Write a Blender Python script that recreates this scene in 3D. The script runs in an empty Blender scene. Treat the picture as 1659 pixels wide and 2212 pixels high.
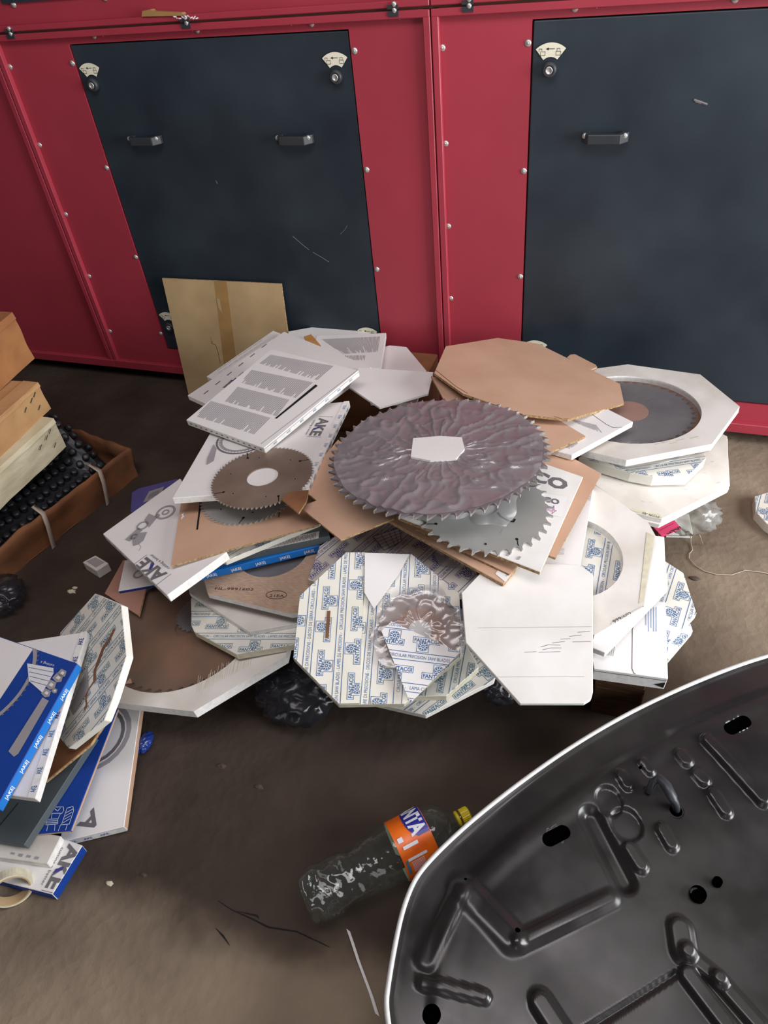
import bpy, bmesh, math, random
from mathutils import Vector, Matrix, noise
random.seed(11)
sc = bpy.context.scene
col = sc.collection

# ------------------------------------------------------------------ camera
CAM_H = 1.45
FPX = 1567.0
_p, _r, _y = (math.radians(v) for v in (48.45, -7.115, 23.33))
CAM_R = Matrix.Rotation(_y, 3, 'Z') @ Matrix.Rotation(_p, 3, 'X') @ Matrix.Rotation(_r, 3, 'Z')
CAM_P = Vector((0, 0, CAM_H))
cam = bpy.data.cameras.new('camera')
cam.sensor_fit = 'HORIZONTAL'
cam.sensor_width = 36.0
cam.lens = FPX / 1659.0 * 36.0
cam.clip_start = 0.02
camo = bpy.data.objects.new('camera', cam)
camo.matrix_world = Matrix.Translation(CAM_P) @ CAM_R.to_4x4()
col.objects.link(camo)
sc.camera = camo

# ------------------------------------------------------------------ light: dim hall plus daylight through its doorway and an added overhead fill
world = bpy.data.worlds.new('world')
sc.world = world
world.use_nodes = True
world.node_tree.nodes['Background'].inputs[0].default_value = (0.90, 0.92, 1.0, 1)
world.node_tree.nodes['Background'].inputs[1].default_value = 0.05


def area(name, loc, target, sx, sy, power, color):
    l = bpy.data.lights.new(name, 'AREA')
    l.shape = 'RECTANGLE'
    l.size, l.size_y = sx, sy
    l.energy = power
    l.color = color
    o = bpy.data.objects.new(name, l)
    o.location = loc
    o.rotation_euler = (Vector(target) - Vector(loc)).to_track_quat('-Z', 'Y').to_euler()
    col.objects.link(o)
    return o


area('doorway_daylight', (2.8, 0.85, 1.2), (-0.4, 1.1, 0.25), 1.7, 1.9, 172, (0.96, 0.98, 1.0))
area('far_doorway_daylight', (0.4, -5.5, 2.0), (-0.6, 2.0, 0.8), 3.0, 2.6, 50, (0.97, 0.98, 1.0))
area('overhead_fill', (-0.1, 0.55, 2.75), (-0.4, 1.75, 0.9), 2.6, 0.8, 40, (1.0, 0.925, 0.935))  # unseen overhead fill, added so the wall brightens toward its top
sc.view_settings.view_transform = 'Standard'
sc.view_settings.look = 'None'
sc.view_settings.exposure = 0.0
sc.view_settings.gamma = 1.0
sc.view_settings.use_curve_mapping = False


# ------------------------------------------------------------------ helpers
def lin(c):
    return tuple(((v / 255) / 12.92 if v / 255 <= 0.04045 else ((v / 255 + 0.055) / 1.055) ** 2.4) for v in c) + (1.0,)


def ray(px, py):
    return CAM_R @ Vector((px - 829.5, -(py - 1106.0), -FPX))


def atz(px, py, z=0.0):
    v = ray(px, py)
    return CAM_P + v * ((z - CAM_H) / v.z)


def aty(px, py, y):
    v = ray(px, py)
    return CAM_P + v * (y / v.y)


def onplane(px, py, p, n):
    v = ray(px, py)
    return CAM_P + v * ((p - CAM_P).dot(n) / v.dot(n))


def M_(name, rgb, rough=0.6, metal=0.0, var=0.12, scale=14.0, bump=0.0, bscale=60.0, spec=0.4, rgb2=None, detail=6.0, stretch=None):
    m = bpy.data.materials.new(name)
    m.use_nodes = True
    nt = m.node_tree
    N, L = nt.nodes, nt.links
    b = N['Principled BSDF']
    b.inputs['Roughness'].default_value = rough
    b.inputs['Metallic'].default_value = metal
    b.inputs['Specular IOR Level'].default_value = spec
    tc = N.new('ShaderNodeTexCoord')
    src = tc.outputs['Object']
    if stretch:
        mp = N.new('ShaderNodeMapping')
        mp.inputs['Scale'].default_value = stretch
        L.new(src, mp.inputs[0])
        src = mp.outputs[0]
    nz = N.new('ShaderNodeTexNoise')
    nz.inputs['Scale'].default_value = scale
    nz.inputs['Detail'].default_value = detail
    L.new(src, nz.inputs['Vector'])
    rp = N.new('ShaderNodeValToRGB')
    c = lin(rgb)
    rp.color_ramp.elements[0].position = 0.33
    rp.color_ramp.elements[1].position = 0.66
    rp.color_ramp.elements[0].color = lin(rgb2) if rgb2 else tuple(v * (1 - var) for v in c[:3]) + (1,)
    rp.color_ramp.elements[1].color = c
    L.new(nz.outputs['Fac'], rp.inputs[0])
    L.new(rp.outputs[0], b.inputs['Base Color'])
    if bump:
        n2 = N.new('ShaderNodeTexNoise')
        n2.inputs['Scale'].default_value = bscale
        n2.inputs['Detail'].default_value = 4
        L.new(src, n2.inputs['Vector'])
        bp = N.new('ShaderNodeBump')
        bp.inputs['Strength'].default_value = bump
        bp.inputs['Distance'].default_value = 0.004
        L.new(n2.outputs['Fac'], bp.inputs['Height'])
        L.new(bp.outputs[0], b.inputs['Normal'])
    return m


def film(name, tint=(0.95, 0.96, 0.96), gloss=0.10, haze=0.06, rough=0.12, bump=0.0, scale=40, hazecol=(0.8, 0.8, 0.8), ior=1.5):
    """thin clear plastic: mostly transparent, glossy sheen, a little milky"""
    m = bpy.data.materials.new(name)
    m.use_nodes = True
    nt = m.node_tree
    N, L = nt.nodes, nt.links
    N.clear()
    out = N.new('ShaderNodeOutputMaterial')
    tr = N.new('ShaderNodeBsdfTransparent')
    tr.inputs[0].default_value = tint + (1,)
    df = N.new('ShaderNodeBsdfDiffuse')
    df.inputs[0].default_value = hazecol + (1,)
    gl = N.new('ShaderNodeBsdfGlossy')
    gl.inputs['Roughness'].default_value = rough
    m1 = N.new('ShaderNodeMixShader')
    m1.inputs[0].default_value = haze
    L.new(tr.outputs[0], m1.inputs[1])
    L.new(df.outputs[0], m1.inputs[2])
    lw = N.new('ShaderNodeFresnel')
    # same reflectance from either side of the thin sheet
    ge = N.new('ShaderNodeNewGeometry')
    bf = N.new('ShaderNodeMath')
    bf.operation = 'MULTIPLY_ADD'
    bf.inputs[1].default_value = -2.0
    bf.inputs[2].default_value = 1.0
    L.new(ge.outputs['Backfacing'], bf.inputs[0])
    pw = N.new('ShaderNodeMath')
    pw.operation = 'POWER'
    pw.inputs[0].default_value = ior
    L.new(bf.outputs[0], pw.inputs[1])
    L.new(pw.outputs[0], lw.inputs[0])
    ad = N.new('ShaderNodeMath')
    ad.operation = 'ADD'
    ad.use_clamp = True
    ad.inputs[1].default_value = gloss
    L.new(lw.outputs[0], ad.inputs[0])
    m2 = N.new('ShaderNodeMixShader')
    L.new(ad.outputs[0], m2.inputs[0])
    L.new(m1.outputs[0], m2.inputs[1])
    L.new(gl.outputs[0], m2.inputs[2])
    L.new(m2.outputs[0], out.inputs[0])
    if bump:
        tc = N.new('ShaderNodeTexCoord')
        nz = N.new('ShaderNodeTexNoise')
        nz.inputs['Scale'].default_value = scale
        nz.inputs['Detail'].default_value = 3
        L.new(tc.outputs['Object'], nz.inputs['Vector'])
        bp = N.new('ShaderNodeBump')
        bp.inputs['Strength'].default_value = bump
        bp.inputs['Distance'].default_value = 0.01
        L.new(nz.outputs['Fac'], bp.inputs['Height'])
        for s in (gl, lw, df):
            L.new(bp.outputs[0], s.inputs['Normal'])
    return m


def wl(o):
    v = Vector((0, 0, 0))
    while o is not None:
        v += o.location
        o = o.parent
    return v


def obj(name, verts, faces, mat, parent=None, smooth=False, fm=None, origin=None):
    """one mesh object from world-space vertices"""
    if parent is not None:
        off = wl(parent)
    elif origin is not None:
        off = Vector(origin)
    else:
        vs = [Vector(v) for v in verts]
        off = Vector((sum(v.x for v in vs) / len(vs), sum(v.y for v in vs) / len(vs), min(v.z for v in vs)))
    me = bpy.data.meshes.new(name)
    me.from_pydata([tuple(Vector(v) - off) for v in verts], [], faces)
    mats = mat if isinstance(mat, (list, tuple)) else [mat]
    for m in mats:
        me.materials.append(m)
    if fm:
        for p, i in zip(me.polygons, fm):
            p.material_index = i
    if smooth:
        for p in me.polygons:
            p.use_smooth = True
    me.update()
    o = bpy.data.objects.new(name, me)
    if parent is not None:
        o.parent = parent
    else:
        o.location = off
    col.objects.link(o)
    return o


def bevel_obj(o, w=0.001, seg=1):
    bm = bmesh.new()
    bm.from_mesh(o.data)
    bmesh.ops.bevel(bm, geom=[e for e in bm.edges if len(e.link_faces) == 2 and e.calc_face_angle(0) > 0.6], offset=w, segments=seg, affect='EDGES', profile=0.5)
    bm.to_mesh(o.data)
    bm.free()


def tag(o, label, cat, group=None):
    o['label'] = label
    o['category'] = cat
    if group:
        o['group'] = group
    return o


def thing(name, label, cat, loc, group=None):
    o = bpy.data.objects.new(name, None)
    o.location = loc
    o.empty_display_size = 0.05
    col.objects.link(o)
    return tag(o, label, cat, group)


def copy_part(src, loc, parent, rot=None):
    c = src.copy()
    col.objects.link(c)
    c.parent = parent
    c.location = Vector(loc) - (wl(parent) if parent else Vector())
    if rot:
        c.rotation_euler = rot
    return c


def boxv(x0, x1, y0, y1, z0, z1):
    v = [(x, y, z) for z in (z0, z1) for y in (y0, y1) for x in (x0, x1)]
    f = [(0, 2, 3, 1), (4, 5, 7, 6), (0, 1, 5, 4), (2, 6, 7, 3), (0, 4, 6, 2), (1, 3, 7, 5)]
    return v, f


class MB:
    def __init__(s):
        s.v, s.f, s.m = [], [], []

    def add(s, v, f, mi=0):
        k = len(s.v)
        s.v += [Vector(p) for p in v]
        s.f += [tuple(i + k for i in q) for q in f]
        s.m += [mi] * len(f)
        return s

    def box(s, *a, mi=0):
        return s.add(*boxv(*a), mi=mi)

    def tube(s, pts, r, n=8, closed=False, mi=0):
        pts = [Vector(p) for p in pts]
        rr = r if isinstance(r, (list, tuple)) else [r] * len(pts)
        V, F = [], []
        up = Vector((0, 0, 1))
        for i, p in enumerate(pts):
            a = pts[i - 1] if (i or closed) else p
            b = pts[(i + 1) % len(pts)] if (i < len(pts) - 1 or closed) else p
            t = (b - a).normalized()
            u = t.cross(up)
            if u.length < 1e-3:
                u = t.cross(Vector((1, 0, 0)))
            u.normalize()
            w = u.cross(t)
            V += [p + (u * math.cos(q) + w * math.sin(q)) * rr[i] for q in (2 * math.pi * k / n for k in range(n))]
        m = len(pts)
        for i in range(m if closed else m - 1):
            j = (i + 1) % m
            F += [(i * n + k, i * n + (k + 1) % n, j * n + (k + 1) % n, j * n + k) for k in range(n)]
        if not closed:
            F += [tuple(reversed(range(n))), tuple((m - 1) * n + k for k in range(n))]
        return s.add(V, F, mi)

    def lathe(s, o, ax, prof, n=24, mi=0, caps=True):
        """prof: list of (distance along ax, radius)"""
        ax = Vector(ax).normalized()
        u = ax.orthogonal().normalized()
        w = ax.cross(u)
        V, F = [], []
        for h, r in prof:
            V += [Vector(o) + ax * h + (u * math.cos(q) + w * math.sin(q)) * r for q in (2 * math.pi * k / n for k in range(n))]
        for i in range(len(prof) - 1):
            F += [(i * n + k, i * n + (k + 1) % n, (i + 1) * n + (k + 1) % n, (i + 1) * n + k) for k in range(n)]
        if caps:
            F += [tuple(reversed(range(n))), tuple((len(prof) - 1) * n + k for k in range(n))]
        return s.add(V, F, mi)

    def obj(s, name, mat, parent=None, smooth=False):
        return obj(name, s.v, s.f, mat, parent, smooth, s.m)


# ------------------------------------------------------------------ flat print: lettering and marks as thin geometry on a face
_tx = {}


def text_tris(t, bold=0.0):
    """triangles of a word, cap height 1, baseline 0, starting at x 0"""
    key = (t, bold)
    if key in _tx:
        return _tx[key]
    cu = bpy.data.curves.new('t', 'FONT')
    cu.body = t
    cu.resolution_u = 2
    cu.offset = bold
    to = bpy.data.objects.new('t', cu)
    col.objects.link(to)
    bpy.context.view_layer.update()
    dg = bpy.context.evaluated_depsgraph_get()
    me = to.evaluated_get(dg).to_mesh()
    me.calc_loop_triangles()
    P = [(v.co.x, v.co.y) for v in me.vertices]
    T = [tuple(P[i] for i in lt.vertices) for lt in me.loop_triangles]
    to.evaluated_get(dg).to_mesh_clear()
    bpy.data.objects.remove(to)
    bpy.data.curves.remove(cu)
    if not T:
        _tx[key] = ([], 1.0)
        return _tx[key]
    xs = [p[0] for tr in T for p in tr]
    H = 0.729
    x0 = min(xs)
    T = [tuple(((p[0] - x0) / H, p[1] / H) for p in tr) for tr in T]
    _tx[key] = (T, (max(xs) - x0) / H)
    return _tx[key]


def clip_convex(poly, clip):
    out = poly
    n = len(clip)
    for i in range(n):
        ax, ay = clip[i]
        bx, by = clip[(i + 1) % n]
        inp, out = out, []
        if not inp:
            return []
        for j in range(len(inp)):
            p, q = inp[j - 1], inp[j]
            dp = (bx - ax) * (p[1] - ay) - (by - ay) * (p[0] - ax)
            dq = (bx - ax) * (q[1] - ay) - (by - ay) * (q[0] - ax)
            if (dp >= 0) != (dq >= 0):
                t = dp / (dp - dq)
                x = (p[0] + (q[0] - p[0]) * t, p[1] + (q[1] - p[1]) * t)
                out.append(x)
            if dq >= 0:
                out.append(q)
    return out


class Print:
    """marks collected in a face's own 2D frame (metres), clipped to the face outline"""

    def __init__(s, o, e1, n, outline3d=None, lift=0.0005):
        s.o, s.n = Vector(o), Vector(n).normalized()
        s.e1 = (Vector(e1) - s.n * Vector(e1).dot(s.n)).normalized()
        s.e2 = s.n.cross(s.e1)
        s.lift = lift
        s.t = {}
        s.clip = None
        s.avoid = None
        if outline3d:
            c = [s.to2(p) for p in outline3d]
            a = sum(c[i - 1][0] * c[i][1] - c[i][0] * c[i - 1][1] for i in range(len(c)))
            s.clip = c if a > 0 else c[::-1]

    def to2(s, p):
        d = Vector(p) - s.o
        return (d.dot(s.e1), d.dot(s.e2))

    def px(s, x, y):
        return s.to2(onplane(x, y, s.o, s.n))

    def poly(s, mat, pts):
        if s.clip:
            pts = clip_convex(list(pts), s.clip)
        if s.avoid:
            (cx, cy), r = s.avoid
            if pts and math.hypot(sum(p[0] for p in pts) / len(pts) - cx, sum(p[1] for p in pts) / len(pts) - cy) < r:
                return
        if len(pts) >= 3:
            s.t.setdefault(mat, []).append(pts)

    def rect(s, mat, c, w, h, ang=0.0):
        ca, sa = math.cos(ang), math.sin(ang)
        s.poly(mat, [(c[0] + x * ca - y * sa, c[1] + x * sa + y * ca) for x, y in ((-w / 2, -h / 2), (w / 2, -h / 2), (w / 2, h / 2), (-w / 2, h / 2))])

    def stroke(s, mat, pts, w, closed=False):
        m = len(pts)
        for i in range(m if closed else m - 1):
            a, b = pts[i], pts[(i + 1) % m]
            dx, dy = b[0] - a[0], b[1] - a[1]
            l = math.hypot(dx, dy)
            if l < 1e-7:
                continue
            nx, ny = -dy / l * w / 2, dx / l * w / 2
            ex, ey = dx / l * w * .3, dy / l * w * .3
            s.poly(mat, [(a[0] - ex + nx, a[1] - ey + ny), (a[0] - ex - nx, a[1] - ey - ny), (b[0] + ex - nx, b[1] + ey - ny), (b[0] + ex + nx, b[1] + ey + ny)])

    def ring(s, mat, c, r0, r1, n=20, a0=0.0, a1=2 * math.pi, sy=1.0):
        for k in range(n):
            p, q = a0 + (a1 - a0) * k / n, a0 + (a1 - a0) * (k + 1) / n
            s.poly(mat, [(c[0] + r0 * math.cos(p), c[1] + r0 * sy * math.sin(p)), (c[0] + r1 * math.cos(p), c[1] + r1 * sy * math.sin(p)), (c[0] + r1 * math.cos(q), c[1] + r1 * sy * math.sin(q)), (c[0] + r0 * math.cos(q), c[1] + r0 * sy * math.sin(q))])

    def text(s, mat, t, a, b=None, h=0.01, ang=0.0, bold=0.0, center=False):
        T, w = text_tris(t, bold)
        if b is not None:
            dx, dy = b[0] - a[0], b[1] - a[1]
            l = math.hypot(dx, dy)
            ux, uy = dx / l, dy / l
            kx = l / w
        else:
            ux, uy = math.cos(ang), math.sin(ang)
            kx = h * 0.92
            if center:
                a = (a[0] - ux * kx * w / 2 + uy * h / 2, a[1] - uy * kx * w / 2 - ux * h / 2)
        for tr in T:
            s.poly(mat, [(a[0] + ux * p[0] * kx - uy * p[1] * h, a[1] + uy * p[0] * kx + ux * p[1] * h) for p in tr])

    def block(s, mat, q, n, fill=0.5, short=0.3, rag=0.35, seed=1):
        """a paragraph: n fine lines from edge q0-q1 to edge q3-q2"""
        R = random.Random(seed)
        A, B, C, D = q
        for k in range(n):
            t0 = (k + 0.5 - fill / 2) / n
            t1 = (k + 0.5 + fill / 2) / n
            e = 1.0 if R.random() > rag else 1.0 - short * R.random()
            P = lambda t, u: ((A[0] * (1 - t) + B[0] * t) * (1 - u) + (D[0] * (1 - t) + C[0] * t) * u, (A[1] * (1 - t) + B[1] * t) * (1 - u) + (D[1] * (1 - t) + C[1] * t) * u)
            s.poly(mat, [P(t0, 0), P(t1, 0), P(t1, e), P(t0, e)])

    def build(s, parent, name='print'):
        k = 0
        for mat, polys in s.t.items():
            V, F = [], []
            for p in polys:
                b = len(V)
                V += [s.o + s.e1 * q[0] + s.e2 * q[1] + s.n * (s.lift + k * 0.00025) for q in p]
                F.append(tuple(range(b, b + len(p))))
            o = obj(name, V, F, mat, parent)
            if len(F) > 1:
                o['kind'] = 'stuff'
            k += 1


def fantacgi(pr, mat, o, ang, pu=0.064, pv=0.072, ext=0.4, textlines=True):
    """repeated wrapping-paper print: badges with a cog wheel, ruled lines of small capitals between the columns"""
    ca, sa = math.cos(ang), math.sin(ang)
    W = lambda u, v: (o[0] + u * ca - v * sa, o[1] + u * sa + v * ca)
    if pr.clip:
        inv = [((p[0] - o[0]) * ca + (p[1] - o[1]) * sa, -(p[0] - o[0]) * sa + (p[1] - o[1]) * ca) for p in pr.clip]
        u0, u1 = min(p[0] for p in inv), max(p[0] for p in inv)
        v0, v1 = min(p[1] for p in inv), max(p[1] for p in inv)
    else:
        u0 = v0 = -ext
        u1 = v1 = ext
    i0, i1 = math.floor(u0 / pu) - 1, math.ceil(u1 / pu) + 1
    j0, j1 = math.floor(v0 / pv) - 1, math.ceil(v1 / pv) + 1
    for i in range(i0, i1):
        uc = i * pu
        for sgn in (-1, 1):
            ul = uc + pu / 2 + sgn * 0.0085
            pr.poly(mat, [W(ul - .0007, v0), W(ul + .0007, v0), W(ul + .0007, v1), W(ul - .0007, v1)])
        if textlines:
            line = ('CIRCULAR PRECISION SAW BLADES - LAMES DE PRECISION - ', 'LAMA CIRCOLARE DI PRECISIONE - DISCOS DE SIERRA CIRCULARES - ')[i % 2]
            T, w = text_tris(line)
            h = 0.0072
            L = w * h * 0.80
            k = math.floor((v0 - .05) / L)
            while k * L < v1:
                p0 = W(uc + pu / 2 + h / 2, k * L + (i % 3) * 0.05)
                p1 = W(uc + pu / 2 + h / 2, k * L + L * 0.97 + (i % 3) * 0.05)
                pr.text(mat, line, p0, p1, h=h)
                k += 1
        for j in range(j0, j1):
            vc = (j + (0.35 if i % 2 else 0.0)) * pv
            flip = 1 if (i + j) % 2 == 0 else -1
            cu, cv = uc - 0.008 * flip, vc + 0.006 * flip
            # cog wheel
            for k in range(9):
                q = 2 * math.pi * k / 9
                pts = [(0.0045, q), (0.0085, q - .35), (0.0088, q + .05), (0.0062, q + .25)]
                pr.poly(mat, [W(cu + r * math.cos(t), cv + r * math.sin(t)) for r, t in pts])
            pr.ring(mat, W(cu, cv), .0018, .0036, 8)
            pr.ring(mat, W(cu, cv), .0093, .0103, 14)
            # outline: wheel box joined to name plate
            f = flip
            pl = [(-.0125, -.0115), (.006, -.0115), (.006, -.033), (.019, -.033), (.019, .021), (.006, .021), (.006, .0125), (-.0125, .0125)]
            pl = [W(cu + f * a, cv + f * b) for a, b in pl]
            pr.stroke(mat, pl, .0010, True)
            h = 0.0085
            a, b = W(cu + f * (.0125) + h / 2, cv + f * -.006 - .0245), W(cu + f * (.0125) + h / 2, cv + f * -.006 + .0245)
            pr.text(mat, 'FANTACGI', a, b, h=h, bold=0.02)

# ------------------------------------------------------------------ materials
m_red = M_('red_paint', (164, 54, 69), 0.45, var=0.14, scale=2.5, spec=0.5, bump=0.03, bscale=900)
m_door = M_('door_black_paint', (46, 56, 64), 0.46, scale=3.2, rgb2=(27, 36, 45), spec=0.45, bump=0.03, bscale=1200, detail=8)
m_black = M_('black_plastic', (52, 55, 60), 0.45, var=0.2, spec=0.5)
m_dark = M_('dark_void', (14, 14, 16), 0.8, var=0.2)
m_screw = M_('zinc_screw', (205, 205, 200), 0.3, 0.6, var=0.2, scale=200)
m_lbl = M_('lock_label', (232, 228, 205), 0.5, var=0.05)
m_ink = M_('black_ink', (35, 35, 40), 0.6, var=0.1)
m_inkg = M_('grey_ink', (112, 108, 112), 0.7, var=0.1)
m_inkl = M_('light_grey_ink', (160, 156, 160), 0.7, var=0.1)
m_inkb = M_('blue_ink', (62, 108, 160), 0.7, var=0.15, scale=60)
m_inkn = M_('navy_ink', (62, 60, 140), 0.7, var=0.1)
m_inkw = M_('white_ink', (226, 228, 235), 0.6, var=0.05)
m_inkt = M_('teal_ink', (70, 120, 150), 0.7, var=0.2, scale=60)
m_white = M_('white_card', (232, 229, 227), 0.65, var=0.05, scale=7, bump=0.08, bscale=300, spec=0.3)
m_white2 = M_('soiled_white_card', (226, 222, 216), 0.7, scale=8, rgb2=(203, 196, 186), bump=0.08, bscale=250, spec=0.25)
m_rib = M_('ribbed_white_card', (230, 227, 224), 0.7, scale=8, rgb2=(216, 212, 206), spec=0.25)


def ribs(m, ang, period=0.0075):
    nt = m.node_tree
    N, L = nt.nodes, nt.links
    tc = N.new('ShaderNodeTexCoord')
    mp = N.new('ShaderNodeMapping')
    mp.inputs['Rotation'].default_value = (0, 0, ang)
    L.new(tc.outputs['Object'], mp.inputs[0])
    w = N.new('ShaderNodeTexWave')
    w.inputs['Scale'].default_value = 0.314 / period
    w.inputs['Distortion'].default_value = 0.6
    L.new(mp.outputs[0], w.inputs['Vector'])
    bp = N.new('ShaderNodeBump')
    bp.inputs['Strength'].default_value = 0.10
    bp.inputs['Distance'].default_value = 0.0008
    L.new(w.outputs['Fac'], bp.inputs['Height'])
    L.new(bp.outputs[0], N['Principled BSDF'].inputs['Normal'])


ribs(m_rib, 1.45)
m_edge = M_('white_card_edge', (238, 236, 232), 0.75, var=0.15, scale=90, spec=0.2)
m_cream = M_('cream_paper', (232, 230, 222), 0.6, scale=9, rgb2=(222, 218, 204), bump=0.05, bscale=300, spec=0.3)
m_creamE = M_('cream_edge', (216, 209, 184), 0.7, var=0.2, scale=60)
m_kraft = M_('brown_card', (198, 162, 138), 0.75, scale=6, rgb2=(186, 149, 124), bump=0.08, bscale=350, spec=0.2)
m_kraft2 = M_('tan_card', (192, 166, 124), 0.75, scale=5, rgb2=(168, 142, 106), bump=0.1, bscale=250, spec=0.2)
m_kraftD = M_('dark_brown_card', (142, 98, 68), 0.75, scale=9, rgb2=(112, 76, 54), bump=0.2, bscale=80, spec=0.2)
m_kraftE = M_('corrugated_edge', (186, 158, 116), 0.85, scale=160, rgb2=(126, 98, 66), spec=0.1)
m_pink = M_('pinkish_brown_card', (176, 132, 116), 0.75, scale=8, var=0.1, spec=0.2)
m_veneer = M_('veneer_print_board', (190, 164, 142), 0.65, scale=22, rgb2=(160, 134, 114), stretch=(3, 30, 3), spec=0.25)
m_blue = M_('blue_box_card', (22, 66, 156), 0.5, scale=7, var=0.12, spec=0.4)
m_blueL = M_('light_blue_edge', (22, 112, 196), 0.5, var=0.1, spec=0.4)
m_purple = M_('violet_folder', (92, 88, 150), 0.5, var=0.12, scale=10)
m_grey = M_('slate_card', (84, 92, 96), 0.55, var=0.15, scale=9)
m_tape = M_('brown_tape', (168, 132, 84), 0.3, var=0.15, scale=20, spec=0.5)
m_strap = M_('strap_plastic', (186, 172, 156), 0.4, var=0.1)
m_wood = M_('pallet_wood', (116, 82, 58), 0.8, scale=12, rgb2=(82, 56, 40), stretch=(2, 14, 14), bump=0.3, bscale=90)
m_steel = M_('brushed_steel', (176, 176, 172), 0.34, 0.35, var=0.18, scale=9, spec=0.5)
m_steelD = M_('tarnished_steel', (150, 132, 118), 0.40, 0.3, scale=9, rgb2=(128, 110, 96), spec=0.5)
m_rust = M_('rusty_steel', (146, 104, 74), 0.55, 0.2, scale=5, rgb2=(92, 72, 60))
m_steelG = M_('grey_steel', (132, 126, 128), 0.45, 0.15, scale=6, rgb2=(108, 100, 104))
m_carb = M_('carbide', (190, 190, 186), 0.35, 0.5, var=0.1)
m_film = film('clear_wrap', gloss=0.12, haze=0.26, rough=0.28, bump=0.12, scale=40)
m_wrap = film('blade_wrap', gloss=0.08, haze=0.24, rough=0.24, bump=0.05, scale=30, ior=1.5, hazecol=(0.62, 0.55, 0.58))
m_filmD = film('clear_window_film', gloss=0.02, haze=0.05, rough=0.3, bump=0.1, scale=30, ior=1.5)
m_bag = film('clear_bag', tint=(0.90, 0.92, 0.88), gloss=0.0, haze=0.18, rough=0.2, bump=0.1, scale=40)
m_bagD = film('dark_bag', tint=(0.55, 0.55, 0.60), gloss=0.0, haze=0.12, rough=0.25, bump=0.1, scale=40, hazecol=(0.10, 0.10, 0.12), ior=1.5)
m_pinkl = M_('pink_label', (232, 74, 118), 0.55, var=0.06)

# ------------------------------------------------------------------ floor
def floor_mat():
    m = M_('concrete_floor', (152, 136, 116), 0.85, scale=3.0, rgb2=(112, 98, 84), bump=0.0, spec=0.2, detail=10)
    nt = m.node_tree
    N, L = nt.nodes, nt.links
    b = N['Principled BSDF']
    tc = N.new('ShaderNodeTexCoord')
    # oily staining plus painted-in shade around the pile, from the crack line, fading right
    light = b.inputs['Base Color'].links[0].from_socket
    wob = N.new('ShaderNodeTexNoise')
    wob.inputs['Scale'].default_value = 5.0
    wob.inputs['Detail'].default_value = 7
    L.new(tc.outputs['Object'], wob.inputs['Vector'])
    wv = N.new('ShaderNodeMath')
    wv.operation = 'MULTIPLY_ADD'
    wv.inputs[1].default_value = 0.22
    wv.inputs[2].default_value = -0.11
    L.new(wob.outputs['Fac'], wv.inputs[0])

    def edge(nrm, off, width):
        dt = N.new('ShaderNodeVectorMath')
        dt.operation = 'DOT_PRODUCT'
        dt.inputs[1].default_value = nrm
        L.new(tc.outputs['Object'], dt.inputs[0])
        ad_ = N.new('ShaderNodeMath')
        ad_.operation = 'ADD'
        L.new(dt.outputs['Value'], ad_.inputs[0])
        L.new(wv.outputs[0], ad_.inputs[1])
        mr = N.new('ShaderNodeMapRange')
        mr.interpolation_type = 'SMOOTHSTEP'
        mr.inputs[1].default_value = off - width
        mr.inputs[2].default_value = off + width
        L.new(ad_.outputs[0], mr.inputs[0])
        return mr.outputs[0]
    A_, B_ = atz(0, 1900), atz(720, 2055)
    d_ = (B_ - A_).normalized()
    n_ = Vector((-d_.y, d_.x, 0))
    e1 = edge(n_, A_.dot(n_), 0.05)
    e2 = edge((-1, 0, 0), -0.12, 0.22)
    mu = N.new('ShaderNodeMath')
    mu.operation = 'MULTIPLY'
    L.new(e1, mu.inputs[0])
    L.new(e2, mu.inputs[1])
    shade_stain = N.new('ShaderNodeValToRGB')
    shade_stain.color_ramp.elements[0].position = 0.3
    shade_stain.color_ramp.elements[1].position = 0.75
    shade_stain.color_ramp.elements[0].color = lin((56, 47, 41))
    shade_stain.color_ramp.elements[1].color = lin((78, 66, 58))
    L.new(wob.outputs['Fac'], shade_stain.inputs[0])
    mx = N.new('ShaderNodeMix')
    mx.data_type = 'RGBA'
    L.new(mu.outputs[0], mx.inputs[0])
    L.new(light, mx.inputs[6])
    L.new(shade_stain.outputs[0], mx.inputs[7])
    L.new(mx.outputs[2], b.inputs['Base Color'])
    n1 = N.new('ShaderNodeTexNoise')
    n1.inputs['Scale'].default_value = 22
    n1.inputs['Detail'].default_value = 9
    n1.inputs['Roughness'].default_value = 0.62
    L.new(tc.outputs['Object'], n1.inputs['Vector'])
    v = N.new('ShaderNodeTexVoronoi')
    v.inputs['Scale'].default_value = 46
    L.new(tc.outputs['Object'], v.inputs['Vector'])
    ad = N.new('ShaderNodeMath')
    ad.operation = 'MULTIPLY_ADD'
    ad.inputs[1].default_value = 0.35
    L.new(v.outputs['Distance'], ad.inputs[0])
    L.new(n1.outputs['Fac'], ad.inputs[2])
    bp = N.new('ShaderNodeBump')
    bp.inputs['Strength'].default_value = 0.5
    bp.inputs['Distance'].default_value = 0.008
    L.new(ad.outputs[0], bp.inputs['Height'])
    L.new(bp.outputs[0], b.inputs['Normal'])
    return m


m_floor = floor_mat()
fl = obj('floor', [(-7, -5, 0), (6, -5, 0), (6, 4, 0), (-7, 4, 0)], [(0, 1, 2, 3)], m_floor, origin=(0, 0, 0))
fl['kind'] = 'structure'
fl['label'] = 'rough brown concrete workshop floor'

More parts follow.
